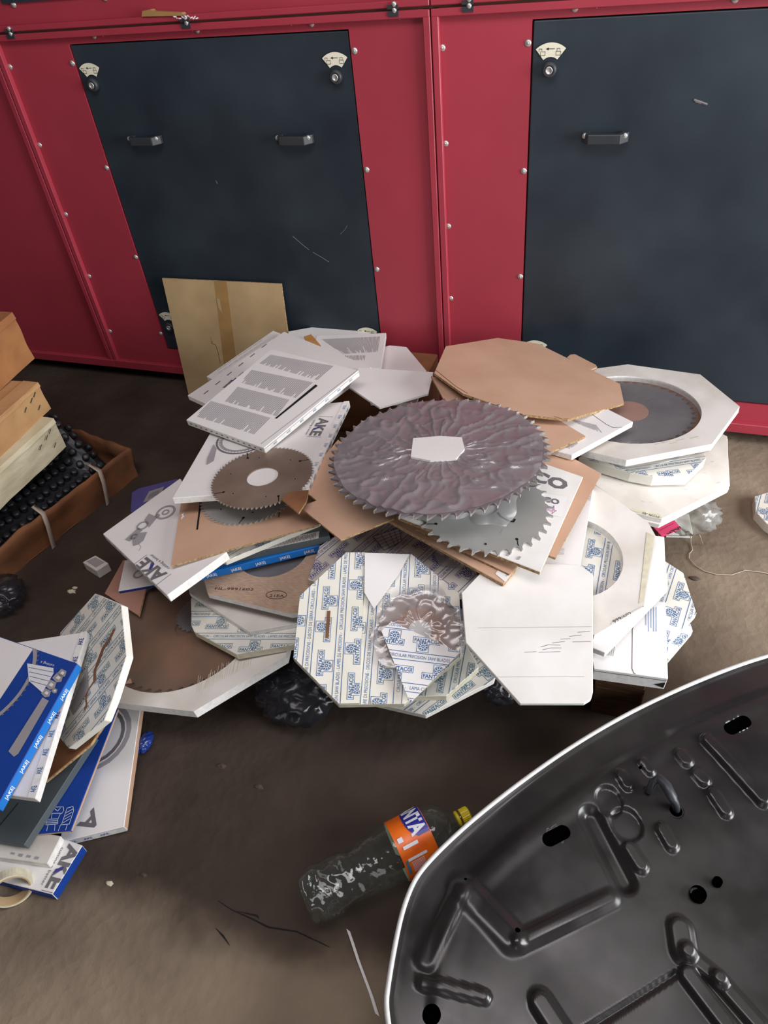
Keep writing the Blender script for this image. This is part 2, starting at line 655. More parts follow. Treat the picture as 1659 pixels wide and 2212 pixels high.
# ------------------------------------------------------------------ red machine cabinets along the back
WY = 2.055
PITCH = 1.369
ZR = 1.182
UNITS = [-3.333, -1.964, -0.595]
scr = MB().lathe((0, 0, 0), (0, -1, 0), [(-.001, .0085), (.002, .0085), (.004, .0075), (.0058, .005)], 14).add(*boxv(-.002, .002, -.0064, -.005, -.002, .002)).obj('screw', m_screw, None, True)
scr.location = (0, 0, 0)
hng_bolt = MB().lathe((0, 0, 0), (0, -1, 0), [(0, .006), (.006, .006), (.008, .004)], 10).obj('hinge_bolt', m_screw, None, True)
hng_bolt.location = (0, 0, 0)


def handle(parent, x, z):
    h = MB()
    w, d = .0575, .034
    prof = [(-w, .0), (-w, -.012), (-w + .018, -d), (w - .018, -d), (w, -.012), (w, .0), (w - .020, .0), (w - .020, -.012), (w - .028, -d + .013), (-w + .028, -d + .013), (-w + .020, -.012), (-w + .020, .0)]
    V, F = [], []
    n = len(prof)
    for zz in (-.0115, .0115):
        V += [(x + a, WY + b, z + zz) for a, b in prof]
    quads = [(0, 1, 10, 11), (1, 2, 9, 10), (2, 3, 8, 9), (3, 4, 7, 8), (4, 5, 6, 7)]
    F += [tuple(reversed(q)) for q in quads] and [q for q in quads]
    F += [tuple(i + n for i in reversed(q)) for q in quads]
    F += [(i, i + n, (i + 1) % n + n, (i + 1) % n) for i in range(n)]
    h.add(V, F)
    o = h.obj('handle', m_black, parent)
    bevel_obj(o, .002, 2)
    for sx in (-1, 1):
        c = copy_part(scr, (x + sx * (w - .009), WY - .0225, z - .001), o)
        c.scale = (.8, .8, .8)
        c.name = 'handle_screw'
    return o


def lock(parent, x, z):
    """pale sector label with padlock signs above a round black lock"""
    V, F = [(x, WY - .0008, z)], []
    r0, r1 = .026, .056
    n = 14
    V = []
    for k in range(n + 1):
        q = math.radians(130 - 80 * k / n)
        V += [(x + r0 * math.cos(q), WY - .0008, z + r0 * math.sin(q)), (x + r1 * math.cos(q), WY - .0008, z + r1 * math.sin(q))]
    F = [(2 * k, 2 * k + 2, 2 * k + 3, 2 * k + 1) for k in range(n)]
    lb = obj('lock_label', V, F, m_lbl, parent)
    pr = Print((x, WY - .0012, z), (1, 0, 0), (0, -1, 0))
    for sx, op in ((-1, 1), (1, 0)):
        c = (sx * .0185, .0355)
        pr.stroke(m_ink, [(c[0] - .0055, c[1] - .006), (c[0] + .0055, c[1] - .006), (c[0] + .0055, c[1] + .002), (c[0] - .0055, c[1] + .002)], .0009, True)
        pr.stroke(m_ink, [(c[0] - .0035 + op * .006 * sx, c[1] + .002), (c[0] - .0035 + op * .006 * sx, c[1] + .008), (c[0] + .0035 + op * .006 * sx, c[1] + .008), (c[0] + .0035 + op * .006 * sx, c[1] + .004)], .0009)
    pr.stroke(m_ink, [(-.007, .043), (.009, .043)], .0012)
    pr.poly(m_ink, [(-.011, .043), (-.005, .040), (-.005, .046)])
    pr.build(lb)
    k = MB().lathe((x, WY + .001, z), (0, -1, 0), [(0, .0175), (.010, .0175), (.015, .0160), (.017, .011), (.014, .009)], 24).obj('lock_knob', m_black, parent, True)
    MB().lathe((x, WY - .012, z), (0, -1, 0), [(0, .0088), (.0045, .0088), (.005, .0065), (.003, .0055)], 16).obj('lock_core', m_screw, k, True)
    return lb


labels = ['red steel cabinet section at far left, mostly bare panel beyond the screwed flange',
          'red steel machine cabinet with a black two-handled door behind the leaning cardboard sheet',
          'red steel machine cabinet with a black single-handled door on the right']
cabs = []
for u, x0 in enumerate(UNITS):
    x1 = x0 + PITCH
    c = thing('machine_cabinet', labels[u], 'cabinet', ((x0 + x1) / 2, WY + .3, 0), 'red machine cabinets')
    cabs.append(c)
    dx0 = -1.695 if u < 2 else -.346
    dx1 = dx0 + .874
    dz0, dz1 = .149, 1.141
    b = MB()
    if u == 0:
        b.box(x0, x1, WY, WY + .55, .05, ZR - .003)
    else:
        g = .0035
        # front sheet around the door opening
        b.box(x0, dx0 - g, WY, WY + .02, .05, ZR - .003)
        b.box(dx1 + g, x1, WY, WY + .02, .05, ZR - .003)
        b.box(dx0 - g, dx1 + g, WY, WY + .02, dz1 + g, ZR - .003)
        b.box(dx0 - g, dx1 + g, WY, WY + .02, .05, dz0 - g)
        b.box(x0, x1, WY + .04, WY + .55, .05, ZR - .003)
    b.obj('front_panel', m_red, c)
    # folded lips at the sides and the top
    lip = .016
    for s, (a0, a1) in enumerate(((x0 + .0015, x0 + .020), (x1 - .020, x1 - .0015))):
        V = [(a0, WY - lip, .05), (a1, WY - lip, .05), (a1, WY + .001, .05), (a0, WY + .001, .05), (a0, WY - lip, ZR - .003), (a1, WY - lip, ZR - .022 if s == 0 else ZR - .003), (a1, WY + .001, ZR - .022), (a0, WY + .001, ZR - .003)]
        o = MB().box(a0, a1, WY - lip, WY + .001, .05, ZR - .003).obj('side_lip', m_red, c)
        bevel_obj(o, .002)
    o = MB().box(x0 + .0015, x1 - .0015, WY - lip - .001, WY + .001, ZR - .020, ZR - .003).obj('top_lip', m_red, c)
    bevel_obj(o, .002)
    # plinth
    o = MB().box(x0, x1, WY - .018, WY + .001, .05, .083).obj('base_rail', m_red, c)
    bevel_obj(o, .002)
    MB().box(x0, x1, WY + .06, WY + .5, 0, .051).obj('plinth', m_dark, c)
    # upper section
    MB().box(x0 + .0015, x1 - .0015, WY + .002, WY + .5, ZR + .003, 1.9).obj('upper_panel', m_red, c)
    o = MB().box(x0 + .0015, x1 - .0015, WY - lip, WY + .003, ZR + .003, ZR + .018).obj('upper_lip', m_red, c)
    bevel_obj(o, .002)
    o = MB().box(x0 + .083, x0 + 1.1, WY - .004, WY + .003, 1.2525, 1.88).obj('upper_door', m_door, c)
    # screws
    pts = []
    for z in (1.086, .864, .641, .417, .194):
        pts.append((x0 + .0235, z, 0))
    if u:
        for z in (1.088, .795, .499, .203):
            pts += [(dx0 - .0115, z, 0), (dx1 + .0135, z, 0)]
        for x in (dx0 + .094, dx0 + .435, dx0 + .776):
            pts.append((x, 1.1530, 0))
    for x in (x0 + .119, x0 + .436, x0 + .545, x0 + .86):
        pts.append((x, 1.2395, 0))
    for x in ((x0 + .397, x0 + .692, x0 + .989, x0 + 1.286) if u < 2 else (x0 + .393, x0 + .69)):
        MB().lathe((x, WY - .003, 1.1665), (0, 0, -1), [(-.004, .0022), (.006, .0022), (.0075, .001)], 8).obj('pin', m_screw, c, True)
    for x, z, _ in pts:
        copy_part(scr, (x, WY - .0005, z), c)
    # hinges on the joint between lower and upper section
    for hx in ((.085, .684, 1.275) if u < 2 else (.094, .69, 1.28)):
        x = x0 + hx
        h = MB().box(x - .014, x + .014, WY - lip - .004, WY - lip + .004, ZR - .013, ZR - .002).box(x - .014, x + .014, WY - lip - .004, WY - lip + .004, ZR + .002, ZR + .010).obj('hinge', m_black, c)
        for zz in (-.007, .006):
            copy_part(hng_bolt, (x + .004, WY - lip - .003, ZR + zz), h)
    # joint seal
    MB().box(x0, x1, WY - .004, WY + .3, ZR - .004, ZR + .004).obj('joint_seal', M_('seal', (96, 66, 52), .6) if u == 0 else bpy.data.materials['seal'], c)
    if u:
        d = MB().box(dx0, dx1, WY + .002, WY + .022, dz0, dz1).obj('door', m_door, c)
        bevel_obj(d, .0025, 2)
        if u == 1:
            handle(d, -1.521, .889)
            handle(d, -1.015, .889)
        else:
            handle(d, -.155, .889)
            handle(d, .36, .889)
        for xx in (dx0 + .044, dx1 - .044):
            lock(d, xx, 1.040)
            lock(d, xx, .247)
        # pale scratches on the black paint
        S = [[(750, 487), (745, 496), (735, 506)], [(632, 510), (655, 530), (668, 540)], [(676, 545), (695, 556), (711, 566)], [(466, 390), (470, 397)]] if u == 1 else [[(1499, 216), (1512, 220), (1528, 226)], [(1502, 219), (1515, 223)]]
        for s in S:
            MB().tube([aty(a, b_, WY + .0022) for a, b_ in s], .0009 if u == 1 else .003, 5).obj('scratch', m_inkg, d)
bpy.data.objects.remove(scr)
bpy.data.objects.remove(hng_bolt)
# tape scrap and crumpled clear tape on the top rail
tp = [aty(307, 24, WY - .02), aty(325, 20, WY - .02), aty(330, 24, WY - .02), aty(392, 27, WY - .02), aty(398, 34, WY - .02), aty(306, 36, WY - .02)]
o = obj('tape_scrap', [p for p in tp] + [p + Vector((0, .0185, -.001)) for p in tp], [(0, 1, 2, 3, 4, 5), (11, 10, 9, 8, 7, 6)] + [(i, i + 6, (i + 1) % 6 + 6, (i + 1) % 6) for i in range(6)], m_tape)
tag(o, 'torn strip of brown tape hanging on the red rail above the left black door', 'tape')
R = random.Random(3)
q = MB()
for k in range(9):
    a = aty(374 + k * 6, 38 + R.uniform(-4, 3), WY - .026 - R.uniform(0, .01))
    b_ = aty(380 + k * 6, 38 + R.uniform(-4, 3), WY - .024 - R.uniform(0, .01))
    q.tube([a, (a + b_) / 2 + Vector((0, -.004, R.uniform(-.004, .004))), b_], .0018, 6)
tag(q.obj('plastic_scrap', M_('milky_plastic', (214, 196, 200), .3, var=.1), None, True), 'crumpled clear plastic scrap caught on the rail hinge', 'plastic')


# thickness, top-face corners in metres, slope of the face along x and y; blades: radius and centre instead
CARDS = {
    'A9': (0.028, [(-0.9143, 0.3752, 0.0283), (-0.9135, 0.2775, 0.0283), (-1.0993, 0.2620, 0.0283), (-1.1031, 0.3765, 0.0283)], (0, 0)),
    'A8': (0.02, [(-0.9563, 0.3732, 0.0486), (-0.9480, 0.3186, 0.0486), (-1.1132, 0.2907, 0.0486), (-1.1194, 0.3517, 0.0486)], (0, 0)),
    'A7': (0.02, [(-0.9648, 0.6817, 0.0505), (-0.8523, 0.4328, 0.0279), (-0.9705, 0.3688, 0.0191), (-1.1232, 0.6645, 0.0456)], (0.02, 0.1)),
    'A6': (0.008, [(-0.9900, 0.6472, 0.0861), (-0.9349, 0.3844, 0.0609), (-1.0112, 0.3564, 0.0566), (-1.0991, 0.6092, 0.0801)], (0.02, 0.1)),
    'A5': (0.02, [(-0.9893, 0.5661, 0.1000), (-0.9994, 0.3289, 0.0759), (-1.1334, 0.3132, 0.0689), (-1.1807, 0.5549, 0.0912)], (0.04, 0.1)),
    'B15': (0.006, [(-1.4327, 1.3187, 0.0063), (-1.4840, 1.4040, 0.0063), (-1.4728, 1.4280, 0.0063), (-1.3736, 1.4980, 0.0063), (-1.2734, 1.5073, 0.0063), (-1.2631, 1.3701, 0.0063)], (0.0, 0.0)),
    'B37': (0.02, [(0.1497, 1.5732, 0.0203), (0.2169, 1.5850, 0.0203), (0.2042, 1.6629, 0.0203), (0.1334, 1.6569, 0.0203)], (0, 0)),
    'B44b': (0.018, [(0.2033, 1.1214, 0.1574), (0.1585, 1.0343, 0.1552), (0.0970, 1.0453, 0.1589), (0.0528, 1.1079, 0.1642), (0.0816, 1.2382, 0.1693), (0.1734, 1.2218, 0.1639)], (-0.05, 0.05)),
    'B44a': (0.018, [(0.1327, 1.2916, 0.1877), (0.1745, 1.2656, 0.1844), (0.2065, 1.1556, 0.1772), (0.1508, 1.0552, 0.1750), (0.0556, 1.0560, 0.1798), (0.0123, 1.1883, 0.1886), (0.0633, 1.3038, 0.1918)], (-0.05, 0.05)),
    'B45': (0.04, [(0.1372, 1.1342, 0.2201), (0.1523, 0.9427, 0.2097), (0.0122, 0.9262, 0.2159), (-0.0408, 1.0972, 0.2271)], (-0.05, 0.05)),
    'B43': (0.016, [(0.1021, 1.2878, 0.2652), (0.1198, 1.2888, 0.2652), (0.1258, 1.2176, 0.2617), (0.1356, 1.1411, 0.2578), (0.0283, 0.9453, 0.2480), (-0.0434, 0.9619, 0.2489), (-0.1051, 1.1794, 0.2597), (-0.0233, 1.3480, 0.2682)], (0.0, 0.05)),
    'B42': (0.022, [(-0.0438, 1.3760, 0.3144), (0.0801, 1.2904, 0.2997), (0.0985, 1.2550, 0.2952), (0.0901, 1.0596, 0.2761), (0.0033, 0.9654, 0.2710), (-0.0846, 0.9775, 0.2766), (-0.1434, 1.0952, 0.2913), (-0.1359, 1.2908, 0.3105)], (-0.05, 0.1)),
    'B35b': (0.014, [(0.2621, 1.7435, 0.2313), (0.2659, 1.5444, 0.2209), (0.1111, 1.3657, 0.2306), (0.0418, 1.3672, 0.2390), (-0.0634, 1.4250, 0.2545), (-0.0922, 1.5584, 0.2646), (-0.0125, 1.7035, 0.2623), (0.1518, 1.7908, 0.2469)], (-0.12, 0.05)),
    'B35': (0.014, [(0.2579, 1.7332, 0.2457), (0.2650, 1.5397, 0.2352), (0.1138, 1.3703, 0.2448), (0.0450, 1.3704, 0.2531), (-0.0554, 1.4403, 0.2686), (-0.0822, 1.5627, 0.2780), (-0.0022, 1.7040, 0.2754), (0.1497, 1.7809, 0.2611)], (-0.12, 0.05)),
    'B34': (0.03, [(0.1964, 1.5985, 0.2864), (0.2012, 1.5740, 0.2853), (0.1604, 1.4922, 0.2861), (0.0818, 1.4649, 0.2916), (0.0288, 1.4647, 0.2958), (-0.0980, 1.4859, 0.3066), (-0.0534, 1.5908, 0.3061), (0.0789, 1.6702, 0.2979)], (-0.08, 0.03)),
    'B33': (0.006, [(0.0157, 1.4855, 0.3091), (0.2044, 1.5875, 0.3016), (0.2570, 1.7449, 0.2995), (0.1640, 1.8567, 0.3032), (-0.0056, 1.8394, 0.3100), (-0.0896, 1.5038, 0.3133)], (-0.04, 0.0)),
    'B32': (0.018, [(-0.1110, 1.8858, 0.3205), (-0.0192, 1.9301, 0.3188), (0.1746, 1.8970, 0.3253), (0.2680, 1.7328, 0.3403), (0.2008, 1.5376, 0.3546), (0.0143, 1.4285, 0.3596), (-0.0912, 1.4525, 0.3556), (-0.1757, 1.6483, 0.3382)], (0.02, -0.08)),
    'B24': (0.024, [(-0.9763, 0.6362, 0.1317), (-0.7752, 0.6525, 0.1526), (-0.6306, 0.8204, 0.1755), (-0.6668, 0.9707, 0.1794), (-0.8291, 1.0909, 0.1691), (-1.0161, 1.0748, 0.1496), (-1.1539, 0.9554, 0.1299), (-1.0923, 0.7631, 0.1264)], (0.1, 0.05)),
    'B17': (0.006, [(-1.1942, 0.9124, 0.1302), (-1.2129, 1.0262, 0.1340), (-1.1237, 1.0379, 0.1435), (-1.0533, 0.8623, 0.1417), (-1.1315, 0.8898, 0.1353)], (0.1, 0.05)),
    'B16': (0.01, [(-1.1505, 0.9174, 0.1452), (-1.1975, 1.0166, 0.1455), (-1.1063, 1.0636, 0.1570), (-1.0527, 0.9548, 0.1569)], (0.1, 0.05)),
    'B51b': (0.016, [(-0.4079, 0.7755, 0.1469), (-0.2995, 0.7796, 0.1419), (-0.1827, 0.8944, 0.1475), (-0.1771, 0.9770, 0.1555), (-0.2814, 1.0225, 0.1652), (-0.4331, 0.9812, 0.1687), (-0.4732, 0.8710, 0.1597)], (-0.05, 0.1)),
    'B51': (0.02, [(-0.3486, 0.7954, 0.1664), (-0.2654, 0.8208, 0.1653), (-0.2169, 0.9008, 0.1725), (-0.2260, 0.9141, 0.1745), (-0.2652, 0.9591, 0.1819), (-0.3723, 0.9664, 0.1881), (-0.4243, 0.8922, 0.1818)], (-0.05, 0.12)),
    'B23': (0.02, [(-0.9223, 0.9125, 0.1852), (-0.8780, 0.8385, 0.1859), (-0.8621, 0.8240, 0.1864), (-0.7315, 0.7876, 0.1922), (-0.6134, 0.8399, 0.1992), (-0.6051, 0.9657, 0.2021), (-0.7116, 1.0726, 0.1989), (-0.9023, 1.0372, 0.1887)], (0.05, 0.02)),
    'B22': (0.014, [(-0.9369, 0.9341, 0.1992), (-0.9244, 0.9171, 0.1995), (-0.7232, 0.8403, 0.2080), (-0.6211, 0.8869, 0.2141), (-0.6035, 0.9675, 0.2166), (-0.6982, 1.0769, 0.2140), (-0.9363, 1.0332, 0.2012)], (0.05, 0.02)),
    'B21': (0.014, [(-0.8744, 0.9252, 0.2462), (-0.8454, 0.8908, 0.2463), (-0.6283, 0.8791, 0.2526), (-0.5947, 0.8945, 0.2539), (-0.5794, 1.0091, 0.2567), (-0.6582, 1.1160, 0.2565), (-0.8544, 1.1281, 0.2508), (-0.9121, 1.0253, 0.2470)], (0.03, 0.02)),
    'B48': (0.022, [(-0.6192, 0.9618, 0.2778), (-0.6289, 1.0577, 0.2879), (-0.5566, 1.1792, 0.2964), (-0.4485, 1.2449, 0.2976), (-0.3182, 1.1808, 0.2846), (-0.2572, 1.0682, 0.2703), (-0.2817, 1.0120, 0.2659), (-0.4122, 0.9434, 0.2656)], (-0.05, 0.1)),
    'B47': (0.02, [(-0.5411, 1.0178, 0.3275), (-0.4028, 1.0572, 0.3166), (-0.2810, 0.9986, 0.2837), (-0.2415, 0.8730, 0.2464), (-0.3274, 0.7429, 0.2267), (-0.4503, 0.7020, 0.2349), (-0.5686, 0.7618, 0.2676), (-0.6037, 0.8912, 0.3052)], (-0.15, 0.25)),
    'B49': (0.004, [], (-0.15, 0.25), 0.088, (-0.3369, 0.8899, 0.2720)),
    'B19': (0.02, [(-0.8923, 0.9142, 0.2689), (-0.6311, 1.0664, 0.2820), (-0.7734, 1.2454, 0.2749), (-0.9795, 1.1198, 0.2646)], (0.05, 0.0)),
    'B18': (0.02, [(-0.8499, 0.9536, 0.2916), (-0.6099, 1.0803, 0.3036), (-0.7185, 1.2479, 0.2982), (-0.9306, 1.1405, 0.2875)], (0.05, 0.0)),
    'B20': (0.014, [(-0.8118, 0.9450, 0.3078), (-0.8373, 0.9493, 0.3066), (-0.8792, 1.0300, 0.3045), (-0.8638, 1.2266, 0.3052), (-0.7046, 1.2511, 0.3132), (-0.6446, 1.1071, 0.3162)], (0.05, 0.0)),
    'B14': (0.022, [(-1.1755, 0.9729, 0.2892), (-0.8806, 0.8109, 0.3197), (-0.8040, 0.9499, 0.3331), (-1.0778, 1.1913, 0.3075)], (0.12, 0.03)),
    'B13': (0.005, [(-1.0096, 1.0941, 0.3277), (-0.9100, 0.8820, 0.3327), (-0.6241, 1.0697, 0.3470), (-0.7556, 1.2625, 0.3404)], (0.05, 0.0)),
    'B12': (0.003, [], (0.05, 0), 0.124, (-0.8454, 1.1504, 0.3393)),
    'B41b': (0.02, [(-0.0478, 1.3580, 0.3328), (-0.0461, 1.1050, 0.3124), (-0.2238, 1.0461, 0.3219), (-0.2771, 1.2397, 0.3417)], (-0.08, 0.08)),
    'B41': (0.01, [(-0.2657, 0.9618, 0.3295), (-0.2252, 1.0524, 0.3363), (-0.0466, 1.1014, 0.3243), (-0.0177, 1.0834, 0.3193), (0.0160, 0.8218, 0.2845), (0.0146, 0.8071, 0.2829), (0.0037, 0.7953, 0.2825), (-0.1071, 0.7607, 0.2895), (-0.2305, 0.8527, 0.3128)], (-0.1, 0.12)),
    'B40': (0.01, [(-0.4755, 1.0949, 0.3760), (-0.1864, 0.9974, 0.3373), (-0.1692, 1.0453, 0.3404), (-0.2685, 1.1551, 0.3613), (-0.4316, 1.2069, 0.3828)], (-0.1, 0.1)),
    'B40b': (0.006, [(-0.3958, 1.0784, 0.3728), (-0.1798, 1.0204, 0.3454), (-0.1677, 1.0462, 0.3467), (-0.2507, 1.1680, 0.3672), (-0.3915, 1.1825, 0.3828)], (-0.1, 0.1)),
    'B38b': (0.006, [(-0.1352, 1.4271, 0.3622), (-0.0361, 1.3760, 0.3523), (-0.0954, 1.0752, 0.3582), (-0.3869, 1.1300, 0.3874), (-0.3761, 1.3757, 0.3863)], (-0.1, 0.0)),
    'B38': (0.01, [(-0.4329, 1.0766, 0.4023), (-0.1164, 1.0166, 0.3707), (-0.0734, 1.3383, 0.3664), (-0.3891, 1.4053, 0.3979)], (-0.1, 0.0)),
    'B39': (0.004, [], (-0.1, 0.0), 0.152, (-0.2685, 1.1689, 0.3902)),
    'B4': (0.01, [(-0.8438, 1.9327, 0.2821), (-0.7655, 1.9930, 0.2791), (-0.7083, 1.9930, 0.2791), (-0.6000, 1.8520, 0.2862), (-0.5735, 1.6618, 0.2957), (-0.7053, 1.6353, 0.2970)], (0, -0.05)),
    'B2': (0.01, [(-1.1410, 2.0127, 0.2884), (-0.9978, 2.1065, 0.2837), (-0.8562, 2.0462, 0.2868), (-0.7640, 1.8024, 0.2989), (-0.9681, 1.7342, 0.3024)], (0, -0.05)),
    'B3': (0.018, [(-1.0099, 1.9647, 0.3093), (-0.7859, 2.0234, 0.3063), (-0.7235, 1.7910, 0.3179), (-0.9490, 1.7340, 0.3208)], (0, -0.05)),
    'B5': (0.004, [(-1.0464, 1.9425, 0.3148), (-1.0285, 1.9629, 0.3138), (-0.9638, 1.8924, 0.3173), (-1.0117, 1.8974, 0.3171)], (0, -0.05)),
    'B6': (0.014, [(-1.2509, 1.6497, 0.3187), (-1.1609, 1.9506, 0.3232), (-0.7764, 1.7674, 0.3425), (-0.8619, 1.4733, 0.3382)], (0.05, 0.0)),
    'B7': (0.016, [(-1.2364, 1.5169, 0.3359), (-1.1003, 1.9168, 0.3427), (-0.7245, 1.7225, 0.3615), (-0.8617, 1.3580, 0.3546)], (0.05, 0.0)),
    'B10': (0.018, [(-0.9807, 1.0357, 0.3887), (-0.6701, 1.1262, 0.3997), (-0.7146, 1.5164, 0.3779), (-1.0580, 1.4179, 0.3657)], (0.05, -0.05)),
    'B11': (0.003, [], (0.05, -0.05), 0.124, (-0.7964, 1.1490, 0.3956)),
    'B9': (0.006, [(-0.7476, 1.6003, 0.3672), (-0.7578, 1.7044, 0.3672), (-0.5359, 1.7168, 0.3672), (-0.5198, 1.6081, 0.3672), (-0.6300, 1.5191, 0.3672)], (0, 0)),
    'B8': (0.018, [(-1.1099, 1.3252, 0.3960), (-0.8348, 1.2410, 0.4055), (-0.7092, 1.5927, 0.4294), (-1.0189, 1.6794, 0.4182)], (0.05, 0.05)),
    'B31': (0.016, [(-0.0463, 1.5996, 0.3810), (0.0171, 1.5566, 0.3810), (-0.1072, 1.3950, 0.3810), (-0.2041, 1.4177, 0.3810), (-0.1940, 1.5591, 0.3810)], (0, 0)),
    'B30': (0.006, [(-0.5209, 1.6459, 0.3996), (-0.4237, 1.6141, 0.3963), (-0.1729, 1.5322, 0.3878), (-0.0861, 1.4677, 0.3867), (-0.1623, 1.3718, 0.3953), (-0.3678, 1.3903, 0.4047)], (-0.05, -0.05)),
    'B29': (0.006, [(-0.5317, 1.8399, 0.3814), (-0.4083, 1.9858, 0.3399), (-0.2882, 1.9958, 0.3259), (-0.0306, 1.7853, 0.3422), (-0.0114, 1.6563, 0.3661), (-0.1330, 1.4943, 0.4107), (-0.2384, 1.4746, 0.4251), (-0.4021, 1.5302, 0.4304), (-0.5053, 1.6267, 0.4214)], (-0.1, -0.2)),
    'B26': (0.005, [(-0.6691, 1.0775, 0.3851), (-0.5386, 0.9983, 0.3851), (-0.4476, 1.0880, 0.3851), (-0.4524, 1.1259, 0.3851), (-0.5368, 1.2514, 0.3851), (-0.6770, 1.3362, 0.3851), (-0.6866, 1.2663, 0.3851), (-0.6699, 1.1252, 0.3851), (-0.6400, 1.1068, 0.3851)], (0, 0)),
    'B27': (0.005, [(-0.7056, 1.0690, 0.4091), (-0.7000, 1.0949, 0.4091), (-0.6578, 1.1124, 0.4091), (-0.6477, 1.0753, 0.4091), (-0.6489, 1.0339, 0.4091)], (0, 0)),
    'B28': (0.005, [], (0.05, -0.08), 0.25, (-0.3913, 1.2522, 0.4550)),
    'R1': (0.03, [(0.3731, 1.7653, 0.0303), (0.4086, 1.7916, 0.0303), (0.5026, 1.7777, 0.0303), (0.5196, 1.7036, 0.0303), (0.4467, 1.6128, 0.0303), (0.3984, 1.6571, 0.0303), (0.3734, 1.6994, 0.0303)], (0.0, 0.0)),
    'A4': (0.008, [(-0.9311, 0.5897, 0.1783), (-0.9477, 0.5243, 0.1537), (-1.0242, 0.4422, 0.1062), (-1.1344, 0.5172, 0.0956), (-1.1847, 0.7259, 0.1431)], (0.3, 0.3)),
    'A3': (0.018, [(-1.0799, 0.8021, 0.2816), (-0.9686, 0.7638, 0.3162), (-0.8934, 0.6596, 0.2965), (-0.8908, 0.5818, 0.2550), (-0.8948, 0.5457, 0.2331), (-0.9782, 0.4988, 0.1657), (-1.0883, 0.5496, 0.1385), (-1.1607, 0.7317, 0.2025)], (0.5, 0.55)),
    'A2': (0.018, [(-1.0436, 0.7125, 0.2652), (-0.9157, 0.3657, 0.2433), (-1.0704, 0.3493, 0.2262), (-1.2063, 0.6569, 0.2434)], (0.1, 0.1)),
    'A1': (0.02, [(-0.9912, 0.6212, 0.2883), (-0.9650, 0.3270, 0.2562), (-1.4039, 0.3529, 0.2066), (-1.4483, 0.6779, 0.2403)], (0.12, 0.12)),
}

# ------------------------------------------------------------------ flat things: boxes, sheets, blades (corners in metres)
def card_frame(k):
    t, P, (a, b) = CARDS[k][:3]
    n = Vector((-a, -b, 1)).normalized()
    P = [Vector(p) for p in P]
    A = sum(P[i - 1].x * P[i].y - P[i].x * P[i - 1].y for i in range(len(P)))
    if A < 0:
        P = P[::-1]
    return t, P, n


def ring_body(P, n, t, c, r, mats, name, parent, nseg=72):
    """octagon board with a round opening; c in the plane"""
    e1 = (P[1] - P[0]).normalized()
    e2 = n.cross(e1)
    Q = [((p - c).dot(e1), (p - c).dot(e2)) for p in P]
    angs = sorted(set([round(2 * math.pi * k / nseg, 6) for k in range(nseg)] + [round(math.atan2(q[1], q[0]) % (2 * math.pi), 6) for q in Q]))
    outer = []
    for a in angs:
        dx, dy = math.cos(a), math.sin(a)
        best = None
        for i in range(len(Q)):
            (x0, y0), (x1, y1) = Q[i - 1], Q[i]
            den = dx * (y1 - y0) - dy * (x1 - x0)
            if abs(den) < 1e-9:
                continue
            s = (x0 * (y1 - y0) - y0 * (x1 - x0)) / den
            u = (x0 * dy - y0 * dx) / den
            if s > 0 and -1e-4 <= u <= 1.0001:
                best = s if best is None else max(best, s)
        outer.append(best if best else r * 1.05)
    V = []
    m = len(angs)
    for lay in (0, 1):
        for a, ro in zip(angs, outer):
            V.append(c + (e1 * math.cos(a) + e2 * math.sin(a)) * max(ro, r * 1.01) - n * t * lay)
        for a, ro in zip(angs, outer):
            V.append(c + (e1 * math.cos(a) + e2 * math.sin(a)) * r - n * t * lay)
    F, fm = [], []
    for i in range(m):
        j = (i + 1) % m
        F += [(i, j, m + j, m + i), (2 * m + j, 2 * m + i, 3 * m + i, 3 * m + j), (i, 2 * m + i, 2 * m + j, j), (m + i, m + j, 3 * m + j, 3 * m + i)]
        fm += [0, 0, 1, 1]
    return obj(name, V, F, mats, parent, fm=fm)


def card(k, name, label, cat, top, side=None, hole=None, parts=True, body='box_body', group=None, bev=.0012):
    """one box or sheet; returns (root, Print of its top face)"""
    t, P, n = card_frame(k)
    side = side or top
    base = sum(P, Vector()) / len(P) - n * t
    root = thing(name, label, cat, base, group) if parts else None
    if hole:
        c, r = hole
        o = ring_body(P, n, t, c, r, [top, side], body, root)
    else:
        m = len(P)
        V = P + [p - n * t for p in P]
        F = [tuple(range(m)), tuple(reversed(range(m, 2 * m)))] + [(i, i + m, (i + 1) % m + m, (i + 1) % m) for i in range(m)]
        o = obj(body if root else name, V, F, [top, side], root, fm=[0, 0] + [1] * m)
        if bev and t > 0.007:
            bevel_obj(o, bev)
    if not root:
        tag(o, label, cat, group)
        root = o
    pr = Print(P[0], P[1] - P[0], n, P)
    pr.t_, pr.P, pr.root, pr.k = t, P, root, k
    return root, pr


def edge_print(pr, pxa, pxb):
    """print frame on the side face whose top edge runs between two seen points"""
    a, b = (onplane(*p, pr.o, pr.n) for p in (pxa, pxb))
    cands = []
    for i in range(len(pr.P)):
        p, q = pr.P[i], pr.P[(i + 1) % len(pr.P)]
        cands.append((min((p - a).length + (q - b).length, (p - b).length + (q - a).length), p, q))
    _, p, q = min(cands, key=lambda z: z[0])
    d = (q - p).normalized()
    out = d.cross(pr.n)
    f = Print(p, d, out, [p, q, q - pr.n * pr.t_, p - pr.n * pr.t_])
    f.L = (q - p).length
    return f


def repeat_word(f, mat, word, h, step, t, start=.02, flip=False, bold=0.0):
    x = start
    y = -t / 2 - h / 2
    w = text_tris(word, bold)[1] * h * .9
    while x + w < f.L - .005:
        if flip:
            f.text(mat, word, (x + w, -t / 2 + h / 2), (x, -t / 2 + h / 2), h=h, bold=bold)
        else:
            f.text(mat, word, (x, y), (x + w, y), h=h, bold=bold)
        x += step


